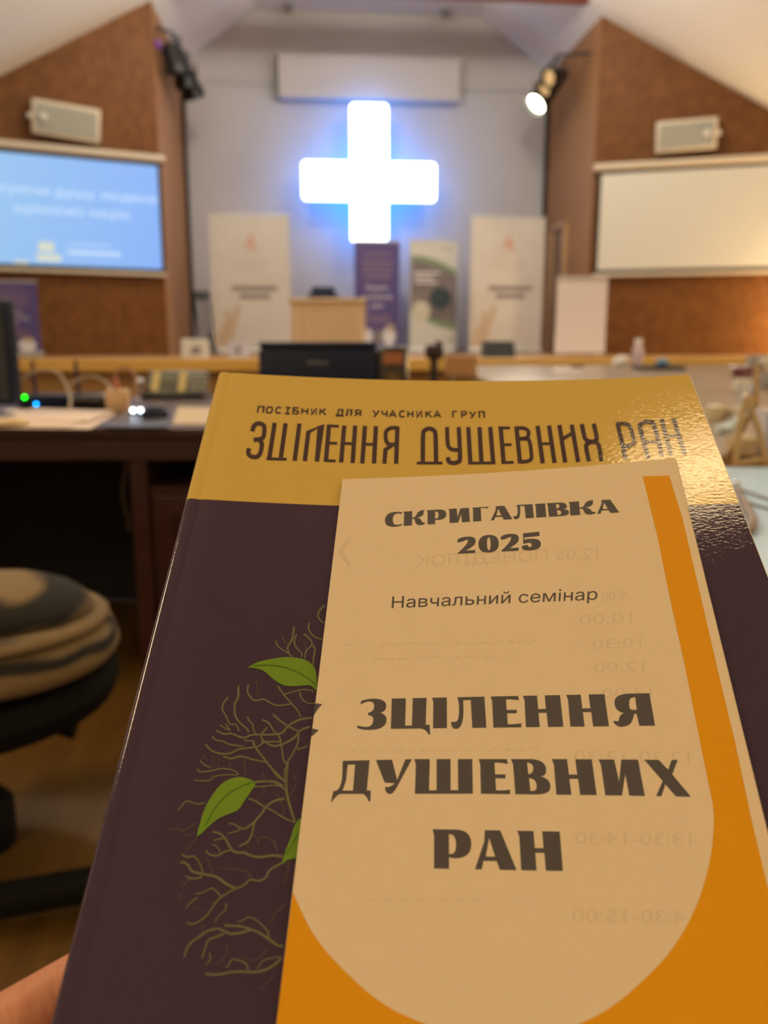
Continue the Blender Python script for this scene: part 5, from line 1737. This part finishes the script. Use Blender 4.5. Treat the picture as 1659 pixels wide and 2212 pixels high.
# ---- fat flared capitals (third value 1 = curve control point)
GL_ = {
    'С': [[(1, .97), (.97, .84), (.80, .93, 1), (.66, .89), (.47, .82, 1), (.46, .5), (.46, .18, 1), (.66, .11), (.82, .08, 1), (1, .17), (1, .07), (.85, -.02, 1), (.6, -.02), (0, -.02, 1), (0, .47), (0, 1.02, 1), (.62, 1.02), (.82, 1.02, 1)]],
    'К': [[(-.02, 1), (.40, 1), (.39, .56), (.50, .56), (.58, .62, 1), (.62, .80), (.68, 1, 1), (.92, 1.03), (.98, 1.03), (.94, .93), (.95, .75, 1), (.90, .68), (.82, .55, 1), (.62, .52), (.80, .48, 1), (.85, .25), (.88, .12, 1), (1, .17), (.98, .05), (.9, -.03, 1), (.75, -.02), (.60, 0, 1), (.55, .2), (.52, .42, 1), (.48, .46), (.39, .46), (.39, 0), (0, 0), (.02, .85)]],
    'Р': [[(-.02, 1), (.6, 1), (1, 1, 1), (1, .65), (1, .27, 1), (.55, .27), (.41, .29), (.41, 0), (.02, 0), (.02, .85)], [(.41, .88), (.41, .38), (.60, .34, 1), (.60, .62), (.60, .9, 1)]],
    'А': [[(.27, 1), (.66, 1), (1, 0), (.6, 0), (.53, .22), (.21, .22), (.16, 0), (0, 0), (.25, .72)], [(.37, .81), (.27, .33), (.50, .33)]],
    'Н': [[(-.02, 1), (.37, 1), (.37, .57), (.58, .57), (.58, 1), (1, 1), (1, 0), (.59, 0), (.59, .45), (.37, .45), (.37, 0), (0, 0), (.02, .85)]],
    'И': [[(-.02, 1), (.38, 1), (.42, .38), (.56, 1), (.98, 1), (1, 0), (.62, 0), (.60, .60), (.44, 0), (.03, 0), (.03, .85)]],
    'Г': [[(-.02, 1), (1, 1), (1, .88), (.8, .93, 1), (.52, .93), (.52, 0), (0, 0), (.02, .85)]],
    'Л': [[(.19, 1), (.98, 1), (1, 0), (.6, 0), (.58, .9), (.36, .9), (.36, .55), (.34, -.03, 1), (.14, -.03), (0, -.03, 1), (0, .2), (.12, .2), (.22, .22, 1), (.23, .5), (.25, .8, 1)]],
    'І': [[(-.05, 1), (1, 1), (1, 0), (.03, 0), (.05, .85)]],
    'В': [[(-.02, 1), (.55, 1), (.93, .98, 1), (.93, .72), (.93, .53, 1), (.76, .51), (1, .45, 1), (1, .25), (1, 0, 1), (.6, 0), (.04, 0), (.03, .85)], [(.42, .90), (.43, .57), (.58, .6, 1), (.58, .75), (.58, .9, 1)], [(.44, .46), (.45, .1), (.64, .07, 1), (.63, .27), (.62, .46, 1)]],
    'З': [[(.1, .82), (.12, .94), (.3, 1.01, 1), (.55, 1.01), (.98, 1, 1), (.98, .75), (.98, .58, 1), (.78, .54), (1, .48, 1), (1, .3), (1, -.02, 1), (.45, -.02), (.15, -.02, 1), (0, .07), (.03, .14), (.2, .07, 1), (.4, .09), (.55, .13, 1), (.55, .32), (.55, .46, 1), (.38, .46), (.36, .54), (.56, .58, 1), (.57, .75), (.57, .92, 1), (.4, .92), (.22, .91, 1)]],
    'Ц': [[(0.01, 1), (.41, 1), (.40, .1), (.59, .1), (.61, 1), (1, 1), (.98, .12), (1.09, .12), (1.11, -.2), (1.06, -.2), (1.0, -.02, 1), (.82, 0), (0, 0)]],
    'Е': [[(-.02, 1), (.95, 1), (.98, .86), (.75, .9, 1), (.52, .9), (.52, .56), (.87, .56), (.87, .45), (.53, .45), (.53, .1), (.85, .1, 1), (1, .13), (.99, 0), (.03, 0), (.03, .85)]],
    'Я': [[(.50, 1), (1, 1), (1, 0), (.62, 0), (.60, .37), (.54, .37), (.49, .2, 1), (.42, .08), (.3, -.03, 1), (.15, -.02), (.05, 0, 1), (0, .14), (.05, .17), (.1, .13, 1), (.14, .17), (.18, .38, 1), (.30, .40), (.07, .46, 1), (.1, .74), (.13, 1, 1)], [(.63, .89), (.62, .5), (.55, .48, 1), (.46, .52), (.44, .65, 1), (.47, .75), (.48, .88, 1)]],
    'Д': [[(.26, 1), (.95, 1), (.9, .1), (1, .1), (1, -.22), (.96, -.23), (.88, 0, 1), (.78, 0), (.25, 0), (.14, 0, 1), (.02, -.25), (0, -.25), (.05, .09), (.10, .09), (.24, .14, 1), (.26, .5)], [(.39, .88), (.58, .88), (.55, .1), (.28, .1), (.36, .4)]],
    'У': [[(0, 1), (.45, 1), (.6, .40), (.82, 1), (1, 1), (.60, .2), (.5, 0, 1), (.42, 0), (.28, 0, 1), (.27, .2), (.36, .2), (.5, .25, 1), (.54, .31), (.26, .33)]],
    'Ш': [[(-.01, 1), (.26, 1), (.25, .1), (.38, .1), (.38, 1), (.62, 1), (.62, .1), (.75, .1), (.75, 1), (1, 1), (1, 0), (.01, 0), (.02, .85)]],
    'Х': [[(0, 1), (.36, 1), (.56, .73), (.69, 1), (.84, 1), (.64, .6), (1, 0), (.63, 0), (.42, .33), (.27, 0), (.14, 0), (.37, .42)]],
    '2': [[(0, .72), (.02, .85), (.15, 1, 1), (.55, 1), (1, 1, 1), (1, .72), (1, .5, 1), (.75, .35), (.48, .18), (.75, .17, 1), (.97, .18), (.97, .02), (.9, 0), (.05, 0), (.02, .05), (.3, .30, 1), (.5, .55), (.6, .7, 1), (.57, .83), (.5, .82, 1), (.35, .75), (.1, .66, 1)]],
    '0': [[(.5, 1.02), (1, 1.02, 1), (1, .5), (1, -.02, 1), (.5, -.02), (0, -.02, 1), (0, .5), (0, 1.02, 1)], [(.51, .88), (.42, .85, 1), (.42, .5), (.42, .15, 1), (.51, .12), (.6, .15, 1), (.6, .5), (.6, .85, 1)]],
    '5': [[(.1, .98), (.95, 1.02), (.95, .78), (.15, .74), (.15, .62), (.4, .66, 1), (.6, .64), (1, .6, 1), (1, .33), (1, 0, 1), (.5, -.02), (.02, -.02, 1), (0, .15), (0, .3, 1), (.2, .3), (.35, .32, 1), (.35, .2), (.45, .12, 1), (.52, .25), (.52, .45, 1), (.35, .42), (.2, .4, 1), (.08, .38)]],
}


def outline(path, k=6):
    """corner points and quadratic control points to a polygon"""
    P = [(p[0], p[1], len(p) > 2) for p in path]
    n = len(P)
    out = []
    for i in range(n):
        x, y, c = P[i]
        if not c:
            out.append((x, y))
            continue
        p0, p2 = P[i - 1], P[(i + 1) % n]
        a_ = p0[:2] if not p0[2] else ((p0[0] + x) / 2, (p0[1] + y) / 2)
        b_ = p2[:2] if not p2[2] else ((p2[0] + x) / 2, (p2[1] + y) / 2)
        for j in range(1 if not p0[2] else 0, k + (0 if not p2[2] else 0)):
            s_ = j / k
            out.append((a_[0] * (1 - s_) ** 2 + 2 * x * s_ * (1 - s_) + b_[0] * s_ * s_, a_[1] * (1 - s_) ** 2 + 2 * y * s_ * (1 - s_) + b_[1] * s_ * s_))
    return out


def fat_line(spec, top, bot, lean):
    """spec: 'letter x0 x1' of the foot of each letter; top, bot: height tables; lean: how far the foot stands right of the head"""
    mb = MB()
    for it in spec.split(','):
        ch, x0, x1 = it.split()
        x0, x1 = float(x0), float(x1)
        loops = []
        for path in GL_[ch]:
            lp = []
            for gx, gy in outline(path):
                x = x0 + (x1 - x0) * gx
                xm = x
                yb, yt = pw_lin(xm, bot), pw_lin(xm, top)
                lp.append((x - pw_lin(xm, lean) * gy, yb + (yt - yb) * gy))
            loops.append(lp)
        art(mb, [loops], PO1)
    return mb


fat_line('С 831 868,К 872 918,Р 923 964.5,И 970 1015,Г 1022 1056,А 1060 1107,Л 1109 1153.5,І 1158 1180,В 1184 1230,К 1232 1287,А 1290 1338',
         [(831, 1107.5), (1338, 1078)], [(831, 1138.5), (1338, 1107)], [(831, -1), (900, 0), (1338, 4)]).build('place_lettering', M_toner, front, world=True)
fat_line('2 988 1028,0 1034 1078,2 1082 1122,5 1127.5 1169', [(988, 1160.5), (1169, 1149)], [(988, 1196.5), (1169, 1187)], [(988, 0.5), (1169, 2)]).build('year_lettering', M_toner, front, world=True)
mb = MB()
for m_ in (fat_line('З 770.6 834.6,Ц 844.4 921,І 934.5 965.5,Л 974.6 1050.6,Е 1064 1126.7,Н 1136 1217,Н 1232 1315.5,Я 1326 1415', [(770, 1510.5), (1405, 1497.5)], [(770, 1576), (844, 1574.3), (1415, 1567.5)], [(770, -2), (950, 0), (1170, 6), (1265, 8.7), (1410, 12)]),
           fat_line('Д 715.7 800.5,У 810 888.6,Ш 895 1021.5,Е 1037 1102.5,В 1110 1191,Н 1202 1289,И 1305 1393,Х 1405 1492.7', [(715, 1644), (895, 1639.7), (1200, 1639.7), (1480, 1641.5)], [(715, 1715), (1020, 1714.3), (1290, 1717.5), (1492, 1721)], [(715, -3), (900, -1), (1030, 1.5), (1200, 8.5), (1305, 11), (1480, 15)]),
           fat_line('Р 936 1019,А 1026 1116,Н 1126 1216', [(935, 1791), (1210, 1796)], [(935, 1876), (1216, 1881.5)], [(935, 0), (1020, 1.5), (1126, 7), (1216, 7)])):
    mb.add(m_.v, m_.f)
mb.build('title_lettering', M_toner, front, world=True)


def plain_line(mb, s, b0, b1, t0, off, mirror=False):
    """plain lettering: base line from pixel b0 to b1, t0 = top of a capital at b0"""
    vs, fs, w_ = text_faces(s)
    b0, b1, t0 = Vector(b0), Vector(b1), Vector(t0)
    uv = []
    for x, y in vs:
        xx = 1 - x if mirror else x
        p = b0 + (b1 - b0) * xx + (t0 - b0) * y
        uv.append(pix2page(p.x, p.y, off))
    lay(mb, uv, fs, off)


mb = MB()
plain_line(mb, 'Навчальний семінар', (846.0, 1313.6), (1290, 1295.2), (847.5, 1288.6), PO1)
mb.build('seminar_lettering', M_toner, front, world=True)
mb = MB()
for s, b0, b1, t0 in (('12.05 ПОНЕДІЛОК', (900, 1224), (1292, 1206), (900, 1199)), ('9:00', (1300, 1299), (1352, 1297), (1300, 1277)), ('10:00', (1252, 1350), (1366, 1344), (1252, 1327)),
                      ('10:30', (1280, 1402), (1386, 1398), (1280, 1380)), ('12:00', (1284, 1452), (1392, 1449), (1284, 1430)), ('13:00', (1300, 1508), (1408, 1505), (1300, 1486)),
                      ('12:30-13:30', (1240, 1646), (1490, 1648), (1240, 1620)), ('13:30-14:30', (1242, 1824), (1494, 1826), (1242, 1796)), ('14:30-15:00', (1236, 1992), (1500, 1994), (1236, 1962))):
    plain_line(mb, s, b0, b1, t0, PO1 * 0.985, True)
for x0, x1, y0, y1 in ((740, 1165, 1394, 1386), (805, 1080, 1424, 1418), (755, 1170, 1622, 1618), (778, 1050, 1944, 1944)):
    x = x0
    while x < x1:   # faint unreadable small print from the reverse
        wdt = random.uniform(10, 34)
        y = y0 + (y1 - y0) * (x - x0) / (x1 - x0)
        stroke(mb, [(x + q, y + random.uniform(-4, 4)) for q in range(0, int(wdt), 4)], 2.2, PO1 * 0.985)
        x += wdt + 7
stroke(mb, [(757, 1160), (735, 1190), (755, 1221)], 9, PO1 * 0.985)
mb.build('show_through_lettering', M_ghost, front, world=True)
mb = MB()
art(mb, [[[(680.5, 1519), (696, 1521), (687, 1531), (677.5, 1546)]], [[(675, 1573.5), (689, 1577), (681, 1584), (671.5, 1592)]]], PO1)
mb.build('dark_thorn_print', M_toner, front, world=True)

# ================================================================ hand holding the handbook from behind
M_skin = mat('warm_skin', (0.62, 0.27, 0.15), 0.5, noise=((0.54, 0.20, 0.10), 60, 3, (1, 1, 1), 0.35, 0.7), bump=(420, 0.6, 0.0008, (1, 0.22, 1)), sub=0.25)
for nd in M_skin.node_tree.nodes:
    if nd.type == 'MAPPING' and nd.inputs['Scale'].default_value[1] < 0.5:
        nd.vector_type = 'TEXTURE'
        nd.inputs['Scale'].default_value = (1, 5, 2)
        nd.inputs['Rotation'].default_value = (0, 0, math.radians(30))
M_nail = mat('finger_nail', (0.66, 0.36, 0.26), 0.3)
hand = thing('hand', 'left hand holding the handbook from behind, index finger showing at its lower spine edge', 'hand', M=MPAGE)
J = {
    'palm': (-0.036, 0.312, -0.026, 0.021, 0.016), 'wrist': (-0.075, 0.372, -0.040, 0.026, 0.019), 'arm1': (-0.125, 0.445, -0.060, 0.029, 0.024), 'arm2': (-0.21, 0.56, -0.10, 0.037, 0.034),
    'ik': (-0.0290, 0.2625, -0.0190, 0.0118, 0.0112), 'i0': (-0.010, 0.2490, -0.0182, 0.0098, 0.0098), 'i1': (0.012, 0.2345, -0.0178, 0.0090, 0.0088), 'i2': (0.034, 0.2235, -0.0172, 0.0080, 0.0078), 'i3': (0.050, 0.2165, -0.0160, 0.0066, 0.0062),
    'mk': (-0.0240, 0.2835, -0.0205, 0.0118, 0.0112), 'm1': (0.022, 0.2575, -0.0182, 0.0092, 0.0090), 'm2': (0.046, 0.2465, -0.0174, 0.0082, 0.0080), 'm3': (0.064, 0.2395, -0.0162, 0.0066, 0.0062),
    'rk': (-0.0245, 0.3045, -0.0215, 0.0112, 0.0108), 'r1': (0.018, 0.2820, -0.0182, 0.0088, 0.0086), 'r2': (0.040, 0.2725, -0.0172, 0.0078, 0.0076), 'r3': (0.057, 0.2665, -0.0160, 0.0063, 0.0060),
    'pk': (-0.0310, 0.3250, -0.0225, 0.0102, 0.0098), 'p1': (0.002, 0.3070, -0.0180, 0.0078, 0.0076), 'p2': (0.018, 0.3005, -0.0168, 0.0069, 0.0067), 'p3': (0.031, 0.2955, -0.0156, 0.0056, 0.0054),
    't0': (-0.046, 0.318, -0.012, 0.0145, 0.013), 't1': (-0.029, 0.308, 0.006, 0.0115, 0.0112), 't2': (-0.002, 0.304, 0.0135, 0.0102, 0.0095), 't3': (0.020, 0.302, 0.0100, 0.0085, 0.0072),
}
ED = [('arm2', 'arm1'), ('arm1', 'wrist'), ('wrist', 'palm'), ('palm', 'ik'), ('palm', 'mk'), ('palm', 'rk'), ('palm', 'pk'), ('ik', 'i0'), ('i0', 'i1'), ('i1', 'i2'), ('i2', 'i3'), ('mk', 'm1'), ('m1', 'm2'), ('m2', 'm3'),
      ('rk', 'r1'), ('r1', 'r2'), ('r2', 'r3'), ('pk', 'p1'), ('p1', 'p2'), ('p2', 'p3'), ('wrist', 't0'), ('t0', 't1'), ('t1', 't2'), ('t2', 't3')]
names = list(J)
me = bpy.data.meshes.new('hand_joints')
SC = 100.0     # the skin modifier works better at a larger size
me.from_pydata([(J[k][0] * SC, -J[k][1] * SC, J[k][2] * SC) for k in names], [(names.index(a_), names.index(b_)) for a_, b_ in ED], [])
ho = bpy.data.objects.new('hand_joints', me)
COL.objects.link(ho)
bpy.context.view_layer.objects.active = ho
sk = ho.modifiers.new('skin', 'SKIN')
sk.use_smooth_shade = True
if not me.skin_vertices:
    me.skin_vertices.new()
for k, sv in zip(names, me.skin_vertices[0].data):
    sv.radius = (J[k][3] * SC, J[k][4] * SC)
    sv.use_root = (k == 'palm')
ss = ho.modifiers.new('sub', 'SUBSURF')
ss.levels = 2
ss.render_levels = 2
bpy.context.view_layer.update()
ev = ho.evaluated_get(bpy.context.evaluated_depsgraph_get())
hm = ev.to_mesh()
mb = MB()
mb.add([v.co / SC for v in hm.vertices], [list(p.vertices) for p in hm.polygons])
ev.to_mesh_clear()
bpy.data.objects.remove(ho)
skin = mb.build('hand_skin', M_skin, hand, smooth='all')
for nm, c, rz_, tp in (('t3', (0.016, -0.3025, 0.0158), 0.08, 0.25), ):
    bm = bmesh.new()
    bmesh.ops.create_uvsphere(bm, u_segments=16, v_segments=10, radius=1)
    for v in bm.verts:
        v.co = Vector((v.co.x * 0.0075, v.co.y * 0.0055, v.co.z * 0.0012))
    MB().bm(bm, Matrix.Translation(Vector(c)) @ Matrix.Rotation(tp, 4, 'Y') @ Matrix.Rotation(rz_, 4, 'Z')).build('thumb_nail', M_nail, hand, smooth='all', label='thumb nail')
bpy.context.view_layer.update()
